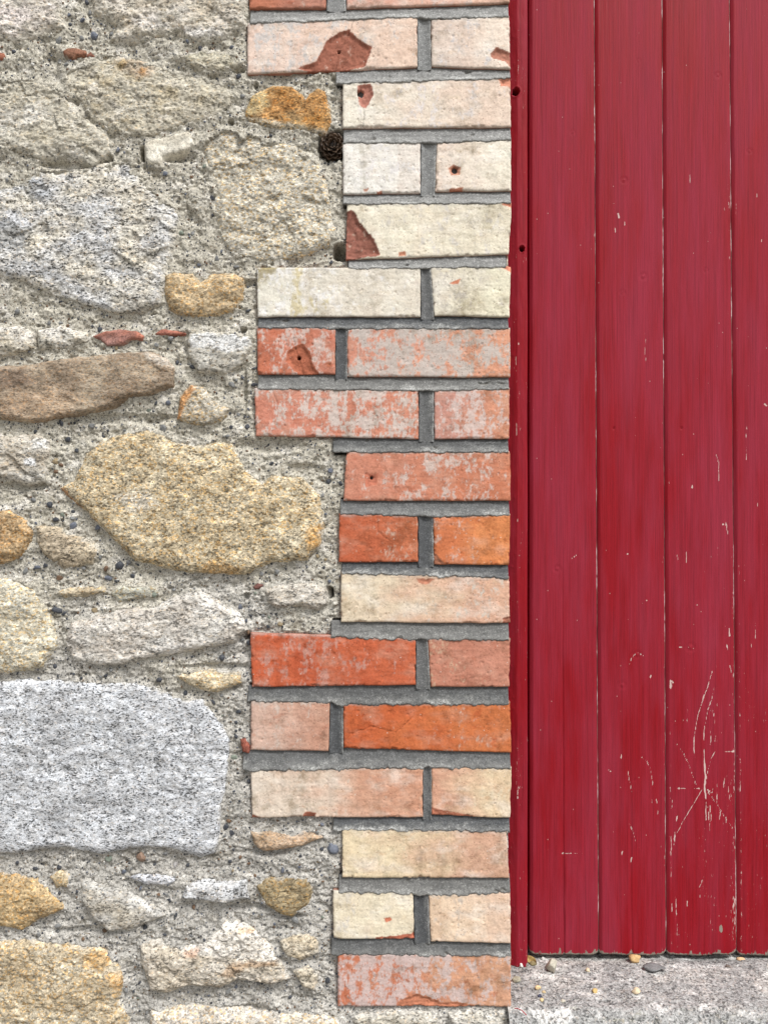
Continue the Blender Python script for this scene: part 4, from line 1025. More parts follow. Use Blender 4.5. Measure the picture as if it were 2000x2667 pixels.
PB = [  # seen pebbles: sheet, position, size in drawing units, colour
 ('T1',(448,158),24,BLUE),('T1',(277,180),22,GREY),('T1',(330,520),18,SLATE),('T1',(320,550),12,BRN),('T1',(560,712),13,BLUE),('T1',(788,826),15,BLUE),('T1',(1016,943),16,SLATE),
 ('T1',(915,92),12,GRN),('T1',(1160,450),14,GREY),('T1',(55,235),14,SLATE),('T1',(155,305),11,WHT),('T1',(25,855),10,GREY),('T1',(660,790),9,SLATE),('T1',(920,1110),13,GREY),('T1',(865,1110),15,GRN),
 ('T1',(1130,1275),14,GREY),('T1',(1590,1250),11,SLATE),('T1',(1060,1200),10,BLUE),('T1',(895,190),10,BLUE),('T1',(1110,215),12,BLUE),
 ('T2',(920,650),17,SLATE),('T2',(845,628),12,SLATE),('T2',(1108,738),17,GREY),('T2',(1215,738),13,SLATE),('T2',(802,825),16,BLUE),('T2',(745,828),12,SLATE),('T2',(435,935),18,GREY),('T2',(165,965),12,SLATE),
 ('T2',(318,1003),17,SLATE),('T2',(510,960),9,SLATE),('T2',(485,985),10,SLATE),('T2',(780,950),20,GREY),('T2',(1108,943),12,SLATE),('T2',(1185,940),15,SLATE),('T2',(1185,380),12,SLATE),('T2',(1130,170),12,GREY),
 ('T2',(1040,130),15,GREY),('T2',(950,158),10,BLUE),('T2',(555,560),12,TAN),('T2',(260,1105),20,TAN),('T2',(285,1125),12,BRN),('T2',(1140,880),11,GREY),('T2',(1090,985),12,GREY),('T2',(705,860),16,GRN),('T2',(1130,715),10,GREY),
 ('T2',(1220,660),9,SLATE),('T2',(1190,855),8,BLUE),('T2',(75,385),16,GREY),('T2',(318,452),10,BRN),
 ('T3',(235,210),20,SLATE),('T3',(150,188),14,GREY),('T3',(345,310),20,BLUE),('T3',(300,290),12,SLATE),('T3',(345,275),14,GREY),('T3',(115,532),19,GREY),('T3',(175,512),16,BLUE),('T3',(215,505),14,SLATE),('T3',(396,517),13,GREY),
 ('T3',(505,520),16,BRN),('T3',(570,508),26,SLATE),('T3',(610,490),13,GREY),('T3',(280,562),17,BRN),('T3',(510,565),20,BLUE),('T3',(630,558),14,SLATE),('T3',(265,718),26,SLATE),('T3',(298,738),14,SLATE),('T3',(455,720),22,TAN),
 ('T3',(1062,950),18,SLATE),('T3',(885,1120),14,SLATE),('T3',(385,1050),10,SLATE),('T3',(920,945),8,SLATE),('T3',(1150,705),14,BLUE),('T3',(1240,608),12,BRN),('T3',(1555,515),9,SLATE),('T3',(1580,580),10,BLUE),('T3',(1180,770),10,BLUE),
 ('T3',(1285,800),10,SLATE),('T3',(740,645),16,GRN),('T3',(255,990),13,SLATE),('T3',(1160,540),9,BLUE),('T3',(95,470),9,GREY),('T3',(170,300),9,BLUE),('T3',(1020,1165),12,SLATE),('T3',(1060,1130),10,GREY),('T3',(140,270),9,BLUE),
 ('T5',(1130,380),9,SLATE),('T5',(1150,375),9,SLATE),('T5',(1132,408),13,SLATE),('T5',(1076,848),18,SLATE),('T5',(1095,815),15,BRN),('T5',(1130,340),10,SLATE),('T5',(1075,890),11,GREY),('T5',(1045,30),10,GREY),
 ('T4',(1600,455),34,BLUE),('T4',(1543,460),12,SLATE),('T4',(672,495),30,(150,124,106)),('T4',(515,505),18,GRN),('T4',(160,555),14,SLATE),('T4',(275,550),13,SLATE),('T4',(1118,465),9,SLATE),('T4',(1150,500),10,BRN),('T4',(1100,520),11,SLATE),
 ('T4',(740,535),11,SLATE),('T4',(790,480),12,GREY),('T4',(835,540),16,(165,162,160)),('T4',(670,648),12,BLUE),('T4',(755,680),10,BRN),('T4',(280,672),10,SLATE),('T4',(810,710),11,SLATE),('T4',(365,662),10,SLATE),('T4',(272,830),16,GREY),('T4',(265,862),13,GREY),
 ('T4',(690,840),17,SLATE),('T4',(490,862),14,BRN),('T4',(785,875),9,SLATE),('T4',(915,880),13,GREY),('T4',(980,890),9,SLATE),('T4',(840,778),12,SLATE),('T4',(820,775),9,GREY),('T4',(1425,918),18,BLUE),('T4',(1415,800),20,GREY),('T4',(1475,830),10,WHT),
 ('T4',(1390,1180),10,SLATE),('T4',(662,1110),9,SLATE),('T4',(600,1142),16,GREY),('T4',(635,1150),9,SLATE),('T4',(1215,775),9,BLUE),('T4',(1315,822),9,BLUE),('T4',(925,745),13,BRN),('T4',(1220,590),9,BRN),('T4',(1355,560),14,BLUE),('T4',(1435,545),10,BLUE),
 ('T4',(390,790),9,SLATE),('T4',(700,1250),9,GREY),('T4',(1525,520),10,TAN),('T4',(1275,525),8,SLATE),('T4',(930,1060),8,GREY),('T4',(300,590),8,SLATE),
]
prr = random.Random(21)
npeb = 0
def pebble(x, z, r, colr, embed=.35):
    global npeb
    h, s, b = field(x, z)
    hh = max(h, float(mlow(np.array([x]), np.array([z]))[0]) - .002)
    o = bpy.data.objects.new('pebble', PEB[npeb % len(PEB)]); COL.objects.link(o)
    a = prr.uniform(.85, 1.2)
    o.scale = (r * a, r * .62, r / a * prr.uniform(.75, 1.0))
    o.rotation_euler = (prr.uniform(-.35, .35), prr.uniform(0, 2 * PI), prr.uniform(-.35, .35))
    o.location = Vector((x, -(hh + .001 - r * embed * .4), z)) - wall.location
    o.parent = wall
    k = prr.uniform(.85, 1.15)
    c = alb(*colr) * k
    o.color = (*[float(v) for v in c], 1)
    npeb += 1
taken = []
for sh, p, d, c in PB:
    q = sheet(sh, [p])[0]; r = d * SHEETS[sh][2] * U
    pebble(q[0], q[1], r, c); taken.append((q[0], q[1], r))
tries = 0
while npeb < 275 and tries < 20000:
    tries += 1
    x = prr.uniform(VX0, float(wx(890))); z = prr.uniform(0.0, VZ1)
    h, s, b = field(x, z)
    if s > -.002 or b > -.003 or h < -.014: continue
    dens = (.55 if z < .75 else .28) * float(sst(-.25, .45, fbm(np.array([x / .06]), np.array([z / .05]), 3, .5, 91))[0]) * 1.5
    if prr.random() > dens: continue
    r = prr.choice([.0022, .0026, .003, .0036, .0042])
    if any((x - a) ** 2 + (z - b2) ** 2 < (r + rr_ + .0015) ** 2 for a, b2, rr_ in taken): continue
    pebble(x, z, r, prr.choice([SLATE, SLATE, SLATE, BLUE, GREY, GREY, BRN, TAN, WHT, GRN])); taken.append((x, z, r))
# grit too small to pick apart: one piece
gv, gf, gc_, n0 = [], [], [], 0
pv, pf = lump(901, ico(1), 4)
cnt = 0
pal = [np.array(alb(*c)) for c in (SLATE, SLATE, GREY, BRN, (150, 146, 138), WHT, BLUE)]
while cnt < 4200:
    x = prr.uniform(VX0, float(wx(1330))); z = prr.uniform(-.03, VZ1)
    h, s, b = field(x, z)
    if b > -.001 or s > .002 or h < -.014 or (s > -.001 and prr.random() < .5): continue
    r = prr.uniform(.0007, .0017)
    th = prr.uniform(0, 6.28); ct, st_ = math.cos(th), math.sin(th)
    q = pv * np.array([r * prr.uniform(.8, 1.3), r * .6, r])
    q = np.stack([q[:, 0] * ct - q[:, 2] * st_ + x, q[:, 1] - h - r * .12, q[:, 0] * st_ + q[:, 2] * ct + z], 1)
    gv.append(q); gf.append(pf + n0); n0 += len(q)
    gc_.append(np.tile(np.append(prr.choice(pal) * prr.uniform(.8, 1.2), .4), (len(q), 1))); cnt += 1
o = under(wall, place('grit', np.concatenate(gv), [np.concatenate(gf)], {'tint': np.concatenate(gc_)}, M['plaster']))
o['kind'] = 'stuff'

# ------------------------------------------------------------------ doorstep
def step_z(X, Y):
    """top of the step: worn, rolling over at the front"""
    z = -.0015 + .0022 * fbm(X / .08, Y / .08, 3, .5, 401) + .0012 * fbm(X / .018, Y / .018, 4, .55, 402) + .0008 * fbm(X / .005, Y / .005, 3, .6, 403)
    f1, f2, hh, dx, dy = worley(X / .0045, Y / .0045, 404)
    z = z + .0012 * (cellr(hh, 1) - .5) * sst(.6, .2, f1)
    z = z - .004 * sst(.10, .125, Y)
    return z
SX0, SX1, SY0, SY1 = XR - .004, 1.06, -.055, .27
nx, ny = int((.62 - SX0) / .0014), int((.14 - SY0) / .0014)
def step_patch(x0, x1, nx, ny, y1):
    t = np.linspace(0, 1, ny); x = np.linspace(x0, x1, nx)
    # the section: bottom front, up the face, round the nose, back along the top
    L = [.0, .17, .215, .215 + y1]
    s = np.linspace(.12, L[3], ny)
    ang = np.clip((s - .17) / .045, 0, 1) * PI / 2
    yy = np.where(s < .17, -.022, np.where(s < .215, -.022 * np.cos(ang), s - .215))
    zz = np.where(s < .17, -.022 - (.17 - s), np.where(s < .215, -.022 + .022 * np.sin(ang), 0))
    X, S = np.meshgrid(x, s); Yb = np.interp(S, s, yy); Zb = np.interp(S, s, zz)
    nyv = np.interp(S, s, np.where(s < .215, -np.cos(ang), 0)); nzv = np.interp(S, s, np.where(s < .17, 0, np.where(s < .215, np.sin(ang), 1)))
    h = step_z(X, S - .215)
    front = sst(.262, .165, S + .012 * fbm(X / .03, S / .03, 4, .6, 415))
    h = h + front * (.0022 * fbm(X / .012, S / .012, 4, .6, 411))
    V = np.stack([X, Yb + nyv * h, Zb + nzv * h], -1)
    light = sst(.36, .62, .55 * fbm(X / .05, S / .03, 4, .55, 412) + .35 + front * .10)
    pinkish = sst(.1, .6, fbm(X / .07, S / .05, 3, .5, 413) + .35 * sst(.24, .34, S))
    a, b, c = np.array(alb(160, 160, 158)), np.array(alb(204, 204, 201)), np.array(alb(190, 187, 181))
    col = mix(np.broadcast_to(a, X.shape + (3,)), np.broadcast_to(b, X.shape + (3,)), light)
    col = mix(col, np.broadcast_to(c, col.shape), pinkish * .55)
    gm = sst(.3, .7, fbm(X / .02, S / .02, 4, .6, 414)) * front
    col = mix(col, np.broadcast_to(alb(150, 146, 118), col.shape), gm * .5)
    T = np.concatenate([col, np.full(X.shape + (1,), .95)], -1)
    return V.reshape(-1, 3), grid_faces(ny, nx), T.reshape(-1, 4)
Va, Fa, Ta = step_patch(SX0, .62, int((.62 - SX0) / .0014), 260, .145)
Vb, Fb, Tb = step_patch(.62, SX1, 60, 90, .145)
Vc, Fc = box_data(SX0, SX1, .0, .30, -.205, -.012)
Tc = np.tile(np.append(alb(160, 157, 152), .9), (8, 1))
o = place('doorstep', np.concatenate([Va, Vb, Vc]), [np.concatenate([Fa, Fb + len(Va), Fc + len(Va) + len(Vb)])], {'tint': np.concatenate([Ta, Tb, Tc])}, M['step'])
tag(o, 'worn speckled grey granite doorstep under the red door', 'doorstep', kind='thing')

# ------------------------------------------------------------------ door frame
FY = .088                                   # face of the frame behind the brick face
FK = (CAM_D + FY) / CAM_D
FX1 = float(wx(1374)) * FK; FX0 = XR - .018
ZB, ZT = .0005, WALL_TOP - .02
def frame_mesh():
    w = FX1 - FX0; nx = int((w + .004) / .0010); nz = int((ZT - ZB) / .0016)
    x = np.linspace(FX0, FX1, nx); z = np.linspace(ZB, ZT, nz)
    X, Z = np.meshgrid(x, z)
    Xw = X + .0005 * fbm(Z / .12, X * 0, 3, .5, 501) * sst(FX0, FX1, X)
    xc = FX1 - .0145 + .0012 * fbm(Z / .09, X * 0 + 3, 3, .5, 502)      # start of the flat
    y = FY + .55 * np.clip(xc - X, 0, None) + .0016 * np.exp(-(FX1 - X) / .0012)
    y = y - .00035 * fbm(X / .010, Z / .03, 3, .5, 503) - .0002 * fbm(X / .002, Z / .02, 3, .6, 504)
    blob = sst(.35, .8, fbm(X / .006, Z / .010, 3, .5, 505)) * sst(xc + .002, xc - .008, X)
    y = y - .0008 * blob
    wear = np.zeros(X.shape)
    for (u, v, r) in ((1344, 237, 5.0), (1359.5, 647, 3.9)):
        cx, cz = float(wx(u)) * FK, (float(wz(v)) - CAM_Z) * FK + CAM_Z
        d = np.hypot(X - cx, (Z - cz) * .9) * (1 + .12 * fbm(X / .003, Z / .003, 2, .5, 506))
        y = y + .022 * sst(r * .00105, r * .00065, d) - .0007 * np.exp(-((d - r * .0012) / .0009) ** 2)
    for (u, v, l, wd) in ((1346, 1120, 22, .9), (1344, 940, 16, .6), (1350, 895, 5, 1.3), (1347, 1355, 6, 1.0), (1348, 2065, 9, 1.2), (1348, 2078, 5, 1.3), (1345, 965, 10, .5)):
        cx, cz = float(wx(u)) * FK, (float(wz(v)) - CAM_Z) * FK + CAM_Z
        wear = np.maximum(wear, .75 * sst(1.0, .5, np.hypot((X - cx) / (wd * .001), (Z - cz) / (l * .0006))))
    wear = np.maximum(wear, .30 + .16 * fbm(X / .02, Z / .08, 3, .5, 507))
    bare = .75 * sst(.010, .0, Z + .004 * fbm(X / .004, Z / .01, 2, .5, 508)) * sst(FX1 - .006, FX1, X)
    bott = .0012 * fbm(X / .006, X * 0, 3, .6, 509)
    Zz = Z + bott * sst(.02, 0, Z)
    V = np.stack([Xw, y, Zz], -1)
    # the sides run back to the wall
    L = V[:, :1].copy(); L[..., 1] = .15; R = V[:, -1:].copy(); R[..., 1] = .135
    V = np.concatenate([L, V, R], 1)
    def ex(a): return np.concatenate([a[:, :1], a, a[:, -1:]], 1)
    return V.reshape(-1, 3), [grid_faces(nz, nx + 2)], {'wear': ex(wear).ravel(), 'bare': ex(bare).ravel()}
V, F, A = frame_mesh()
o = place('door_frame', V, F, A, M['paint'], base=(FX1, FY, 0))
tag(o, 'narrow red painted door frame with two drilled holes, beside the bricks', 'door frame', kind='thing')

# ------------------------------------------------------------------ plank door
DY = .115
DK = (CAM_D + DY) / CAM_D
door = empty('plank_door', (.4, DY, 0))
tag(door, 'red painted door of upright planks with flaking paint and ragged foot', 'door', kind='thing')
def dx(u): return float(wx(u)) * DK
def dz(v): return (float(wz(v)) - CAM_Z) * DK + CAM_Z
ZTOP, ZBOT = dz(0), dz(2489)
SCR = [
 ('D3',[(1315,1060),(1290,1150),(1260,1230),(1225,1340),(1205,1450),(1200,1520),(1206,1600)],.9,.72),
 ('D3',[(1330,1150),(1310,1240),(1285,1310),(1265,1430),(1262,1500),(1265,1650)],.8,.66),
 ('D3',[(1315,1290),(1330,1360),(1335,1470),(1330,1500)],.8,.62), ('D3',[(1300,1330),(1305,1500),(1290,1560)],.7,.60),
 ('D3',[(1095,1510),(1130,1560),(1170,1640),(1215,1765)],.9,.62), ('D3',[(1450,1560),(1400,1560),(1335,1555),(1305,1610),(1288,1680),(1275,1760)],.8,.66),
 ('D4',[(1268,60),(1272,130),(1268,200),(1276,270)],2.6,.80), ('D4',[(1265,0),(1270,100)],1.2,.70), ('D4',[(1274,270),(1278,400)],1.0,.66), ('D4',[(1288,320),(1300,470)],1.0,.66),
 ('D4',[(1252,215),(1200,300),(1130,420),(1085,510),(1080,560)],1.0,.68), ('D4',[(1085,480),(1083,535)],2.0,.74), ('D4',[(1290,230),(1340,300),(1385,370),(1440,450)],.9,.62), ('D4',[(1285,215),(1310,235)],2.0,.7),
 ('D4',[(1100,205),(1150,207)],1.3,.66), ('D4',[(1195,203),(1250,210)],1.3,.66), ('D4',[(1300,300),(1312,430)],.8,.62),
 ('D4',[(1390,140),(1385,200)],1.6,.62), ('D4',[(1415,200),(1425,290)],1.6,.62), ('D4',[(1345,180),(1345,300)],1.2,.60), ('D4',[(1365,350),(1362,400)],1.6,.64), ('D4',[(1400,380),(1402,420)],1.6,.64), ('D4',[(1098,380),(1095,410)],2.0,.78), ('D4',[(1068,280),(1066,330)],1.6,.68), ('D4',[(1065,500),(1062,640)],1.2,.64),
 ('D4',[(1255,770),(1235,820),(1240,880)],1.1,.62), ('D4',[(1160,905),(1162,930)],1.8,.75), ('D4',[(1175,970),(1200,970)],1.5,.66), ('D4',[(1090,880),(1100,1120)],1.2,.56), ('D4',[(1068,920),(1066,970)],1.6,.7),
 ('D3',[(835,1590),(875,1590),(910,1620),(932,1655),(950,1770)],.9,.62), ('D4',[(755,0),(752,20)],2.0,.78), ('D4',[(675,95),(690,102)],1.5,.74), ('D4',[(795,100),(800,140),(820,240)],1.1,.66), ('D4',[(942,275),(945,300)],1.6,.72), ('D4',[(970,275),(975,300)],1.5,.7), ('D4',[(978,340),(982,370)],1.6,.72),
 ('D4',[(800,420),(825,470),(842,540)],1.0,.62), ('D4',[(760,595),(758,615)],1.4,.72), ('D4',[(818,635),(814,660)],1.4,.72), ('D4',[(385,608),(545,606)],.8,.60),
 ('D3',[(1058,1120),(1060,1165)],3.2,.80), ('D3',[(1060,1125),(1078,1130)],2.0,.74), ('D3',[(1262,1215),(1255,1240)],2.0,.7), ('D3',[(1420,800),(1422,845)],2.2,.78), ('D3',[(1408,900),(1412,930)],2.0,.74), ('D3',[(1428,1030),(1430,1070)],1.4,.7),
 ('D3',[(805,1020),(815,985),(850,945),(885,965)],1.6,.62), ('D3',[(1110,915),(1155,910),(1205,925)],.8,.60), ('D3',[(935,1092),(932,1102)],2.6,.78), ('D3',[(440,372),(478,345)],1.0,.62), ('D3',[(790,335),(793,342)],2.2,.76), ('D3',[(908,622),(910,628)],2.2,.76), ('D3',[(1222,650),(1223,658)],2.0,.76),
 ('D3',[(1098,345),(1103,372)],1.6,.72), ('D3',[(1155,330),(1153,390)],.8,.66), ('D3',[(1400,140),(1412,225)],1.6,.64), ('D3',[(1372,150),(1395,160)],1.8,.62), ('D3',[(1580,760),(1582,860)],1.0,.62), ('D3',[(1555,900),(1556,912)],2.2,.74),
 ('D1',[(736,1315),(740,1342)],3.2,.80), ('D1',[(774,1370),(776,1388)],2.0,.76), ('D1',[(714,1400),(717,1430)],1.4,.72), ('D1',[(698,1250),(714,1252)],1.4,.7), ('D1',[(1178,1080),(1178,1130)],.7,.68), ('D1',[(1590,1195),(1590,1215)],1.6,.72), ('D1',[(1616,1475),(1617,1490)],1.6,.76),
 ('D2',[(900,490),(903,560),(898,600),(912,715)],1.0,.60), ('D2',[(1348,565),(1348,610)],.8,.7), ('D2',[(1340,1240),(1355,1290),(1357,1400)],1.5,.64), ('D2',[(1190,1430),(1190,1450)],2.0,.78), ('D2',[(1640,930),(1650,940)],3.0,.76), ('D2',[(1528,1190),(1526,1270)],1.0,.68), ('D2',[(1530,1060),(1522,1160)],.8,.6), ('D2',[(1595,1535),(1597,1560)],1.5,.68),
]
SCRD = [(door_pt(s, p), w * .0004, a) for s, p, w, a in SCR]
KNOT = [('D1',(455,815),9),('D1',(860,370),7),('D1',(770,1110),12),('D2',(760,240),9),('D2',(890,140),13),('D2',(830,965),7),('D3',(360,430),12),('D3',(850,960),13),('D3',(1180,915),16),('D3',(760,1150),13),('D2',(1275,100),8),('D1',(1350,460),10),('D1',(1545,930),9),('D4',(835,160),6),('D4',(910,1120),6)]
KND = [(door_pt(s, [p])[0], r * .00042) for s, p, r in KNOT]
NAIL = [('D2',(707,1080)),('D2',(1125,1080))]
NLD = [door_pt(s, [p])[0] for s, p in NAIL]
def plank(xt0, xt1, xb0, xb1, seed, ztop, zbot, step=.0012, first=False):
    """one board: its edges given at the top and the foot, chamfered on the left, square on the right"""
    w = max(xt1 - xt0, xb1 - xb0); nx = int(w / step); nz = int((ztop - zbot) / (step * 1.7))
    t = np.linspace(0, 1, nx); z = np.linspace(0, 1, nz)
    tt, q = np.meshgrid(t, z)
    zl = zbot + q * (ztop - zbot)
    k = (zl - ZBOT) / (ZTOP - ZBOT)
    xl = xb0 + (xt0 - xb0) * k + .0005 * fbm(zl / .10, tt * 0, 3, .55, seed); xr = xb1 + (xt1 - xb1) * k + .0005 * fbm(zl / .08, tt * 0 + 4, 4, .6, seed + 1)
    X = xl + (xr - xl) * tt
    dl, dr = X - xl, xr - X
    foot = .0030 * fbm(X / .030, X * 0 + .5, 5, .65, seed + 2)
    notch = .007 * np.exp(-dr / .004) * (1 if not first else .6) + .003 * np.exp(-dl / .003)
    Z = zl + (foot + notch) * np.clip(1 - (zl - zbot) / .03, 0, 1)
    cham = .0030 * np.clip(1 - dl / .0046, 0, 1)
    y = DY + cham + .0012 * np.exp(-dr / .0008)
    y = y + .0010 * (tt - .5) ** 2 * 3 - .0006 * fbm(X / .08, zl / .4, 2, .5, seed + 4)
    y = y - .00022 * fbm(X / .0022, zl / .12, 3, .6, seed + 5)
    wear = .19 + .10 * np.clip(1 - (zl - .05) / .75, 0, 1) * sst(dx(1500), dx(1850), X) + .09 * fbm(X / .03, zl / .10, 3, .55, seed + 6)
    wear += .13 * np.exp(-dr / .005) + .12 * np.exp(-((dl - .0062) / .0012) ** 2)
    wear += .04 * sst(dx(1650), dx(1900), X)
    for ln, wd, a in SCRD:
        lo = ln.min(0) - .004; hi = ln.max(0) + .004
        if hi[0] < X.min() or lo[0] > X.max() or hi[1] < zbot or lo[1] > ztop: continue
        j0, j1 = np.searchsorted(zl[:, 0], [lo[1], hi[1]])
        if j1 <= j0: continue
        d = pdist(ln, X[j0:j1], zl[j0:j1])
        wear[j0:j1] = np.maximum(wear[j0:j1], a * sst(wd * 1.6 + .0006, wd * .4, d))
    for c, r in KND:
        if c[0] < X.min() or c[0] > X.max(): continue
        d = np.hypot((X - c[0]) / 1.2, zl - c[1]) / r
        y = y - .0007 * np.exp(-d ** 2) * np.cos(d * 4)
    for c in NLD:
        if c[0] < X.min() or c[0] > X.max(): continue
        d = np.hypot(X - c[0], zl - c[1]); y = y + .002 * sst(.0018, .0006, d)
    # splits
    for (u0, v0, u1, v1, dep) in ((1463, 1300, 1469, 2489, .0013), (1637, 1780, 1646, 2489, .0009)):
        xs = dx(u0) + (dx(u1) - dx(u0)) * (dz(v0) - zl) / (dz(v0) - dz(v1)) + .0006 * fbm(zl / .05, zl * 0 + u0, 3, .5, seed + 8)
        if xs.max() < X.min() or xs.min() > X.max(): continue
        kk = np.clip((dz(v0) - zl) / .5, 0, 1)
        y = y + dep * 1.6 * kk * sst(.0013, .0004, np.abs(X - xs)); wear += .10 * kk * sst(.002, .0006, np.abs(X - xs))
    hgt = (zl - zbot) - .0022 - .016 * np.clip(fbm(X / .011, zl / .08, 5, .7, seed + 9) - .05, 0, 1.3)
    bare = .62 * sst(.0025, -.001, hgt) + .5 * sst(.02, 0, (zl - zbot)) * np.exp(-dr / .0035) + .25 * sst(.012, 0, zl - zbot) * np.exp(-dl / .004)
    if seed == 320:
        bare = np.maximum(bare, .8 * sst(1.1, .7, np.hypot((X - dx(1878)) / .0032, (zl - dz(2421)) / .0065)))
    V = np.stack([X, y, Z], -1)
    L = V[:, :1].copy(); L[..., 1] = DY + .028; R = V[:, -1:].copy(); R[..., 1] = DY + .028
    V = np.concatenate([L, V, R], 1)
    bt = V[:1].copy(); bt[..., 1] = DY + .028; V = np.concatenate([bt, V], 0)
    def ex(a, e=1.0):
        a = np.concatenate([a[:, :1], a, a[:, -1:]], 1); return np.concatenate([a[:1], a], 0)
    return V.reshape(-1, 3), [grid_faces(nz + 1, nx + 2)], {'wear': ex(np.clip(wear, 0, .9)).ravel(), 'bare': ex(np.clip(bare, 0, .9)).ravel()}
# left and right edges of each board, at the top and at the foot of the door (half millimetres, drawn)
EDG = [(1376.5, 1378.5), (1547.5, 1559), (1724.5, 1735.5), (1900.5, 1919)]
EDG.append((2078, 2099)); EDG.append((2254, 2278))
EDG.append((2431, 2457)); EDG.append((2608, 2637)); EDG.append((2785, 2817))
GAP = .0010
for i in range(len(EDG) - 1):
    (a0, a1), (b0, b1) = EDG[i], EDG[i + 1]
    far = i > 4
    V, F, A = plank(dx(a0) + GAP, dx(b0) - GAP * .3, dx(a1) + GAP, dx(b1) - GAP * .3, 320 if i == 2 else 300 + i * 7, WALL_TOP - .02, ZBOT, .0012 if not far else .004, i == 0)
    p = under(door, place('plank', V, F, A, M['paint']))
    if i == 0: continue
    # the tongue seen in the gap on the board's left
    n = 200; z = np.linspace(ZBOT + .008, WALL_TOP - .02, n); k = (z - ZBOT) / (ZTOP - ZBOT)
    xc = dx(a1) + (dx(a0) - dx(a1)) * k
    prof = [(-.0028, .014), (-.0022, .0032), (.0010, .0032), (.0020, .014)]
    wob = .0006 * fbm(z / .03, z * 0, 3, .6, 880 + i)
    V = np.stack([np.stack([xc + ox, np.full(n, DY + oy) + (wob if oy < .01 else 0), z], -1) for ox, oy in prof], 1)
    t = place('tongue', V.reshape(-1, 3), [grid_faces(n, 4)], {}, M['tongue'])
    t.location = Vector(t.location) - door.location - p.location; t.parent = p
# ledges behind the boards keep the daylight out
for zc_ in (.15, .62, 1.15):
    V, F = box_data(dx(1380), dx(2800), DY + .0285, DY + .05, zc_ - .045, zc_ + .045)
    under(door, place('ledge', V, [F], {'wear': np.zeros(8), 'bare': np.zeros(8)}, M['paint']))

# ------------------------------------------------------------------ loose things
def ground_at(x, y):
    return float(step_z(np.array([x]), np.array([y + .0]))[0])
def on_step(u, v):
    """where a thing drawn at (u, v) lies on the step"""
    z = 0.0; depth = CAM_Z / ((float(v) - 1333.5) / 2100.0)
    return (u - 1000.0) / 2100.0 * depth, depth - CAM_D
def loose(name, u, v, sx, sy, sz, colr, seed, label, cat, facets=9, rz=0.0, group=None, tilt=0.0):
    x, y = on_step(u, v)
    V, F = lump(seed, ICO3, facets, rough=.14)
    V = V * np.array([sx, sy, sz]) * .64
    c, s = math.cos(rz), math.sin(rz)
    V = np.stack([V[:, 0] * c - V[:, 1] * s, V[:, 0] * s + V[:, 1] * c, V[:, 2] + tilt * V[:, 0]], 1)
    V[:, 2] -= V[:, 2].min()
    o = obj(name, raw_mesh(name, V, [F]), M['loose'], None, (x, y, ground_at(x, y) - .0012))
    k = alb(*colr); o.color = (*[float(q) for q in k], 1)
    tag(o, label, cat, group)
    return o
loose('stone_chip', 1437, 2528, .0165, .014, .0155, (188, 184, 168), 11, 'largest loose chip on the step, blocky grey white, near the frame foot', 'stone', 10, .3)
loose('stone_chip', 1655, 2504, .0165, .013, .010, (206, 172, 122), 12, 'tan angular chip against the foot of the second plank', 'stone', 8, -.5, tilt=.15)
loose('stone_lump', 1702, 2527, .026, .016, .0065, (124, 124, 124), 13, 'dark grey flattish lump on the step under the third plank', 'stone', 5, -.3)
loose('pebble', 1531, 2527, .0052, .006, .005, (222, 206, 176), 14, 'small cream pebble below the right side of the first plank', 'pebble', 7)
loose('pebble', 1401, 2577, .0072, .006, .005, (222, 196, 150), 15, 'cream orange pebble near the brick corner on the step', 'pebble', 7, .4)
loose('pebble', 1416, 2584, .0042, .004, .003, (206, 186, 146), 16, 'tiny tan pebble touching a cream orange one near the bricks', 'pebble', 6)
loose('pebble', 1550, 2581, .0066, .006, .0052, (214, 184, 122), 17, 'yellowish pebble mid step, between two cream pebbles', 'pebble', 7)
loose('pebble', 1657, 2585, .0092, .008, .0072, (226, 208, 176), 18, 'pale cream rounded pebble, rightmost on the front of the step', 'pebble', 7)
loose('pebble', 1929, 2494, .0100, .006, .0045, (222, 184, 140), 19, 'orange pebble at the door foot near the right edge', 'pebble', 7)
loose('pebble', 1896, 2516, .0062, .005, .0035, (120, 108, 100), 20, 'small dark brown pebble on the step at far right', 'pebble', 7)
loose('stone_chip', 1346, 2556, .011, .009, .0055, (166, 162, 142), 21, 'greenish grey chip against the brick corner on the step', 'stone', 7, .5)
loose('pebble', 1405, 2595, .0045, .004, .0032, (70, 72, 92), 22, 'tiny dark blue pebble on the step near the bricks', 'pebble', 6)
loose('pebble', 1411, 2606, .0045, .0042, .0035, (220, 196, 150), 23, 'tiny cream pebble in front of the dark blue one', 'pebble', 6)
loose('stone_chip', 1388, 2512, .0095, .007, .0042, (140, 128, 92), 24, 'olive brown chip below the dry flake beside the frame foot', 'stone', 6, -.6)
loose('pebble', 1414, 2496, .0045, .004, .004, (205, 204, 198), 25, 'white pebble at the door foot beside the frame', 'pebble', 7)
loose('pebble', 1466, 2606, .0055, .005, .003, (198, 192, 176), 26, 'flat pale grey pebble at the front of the step', 'pebble', 6)
loose('paint_flake', 1357, 2521, .0050, .004, .0055, (232, 228, 222), 27, 'white flake at the foot of the red frame', 'flake', 8)

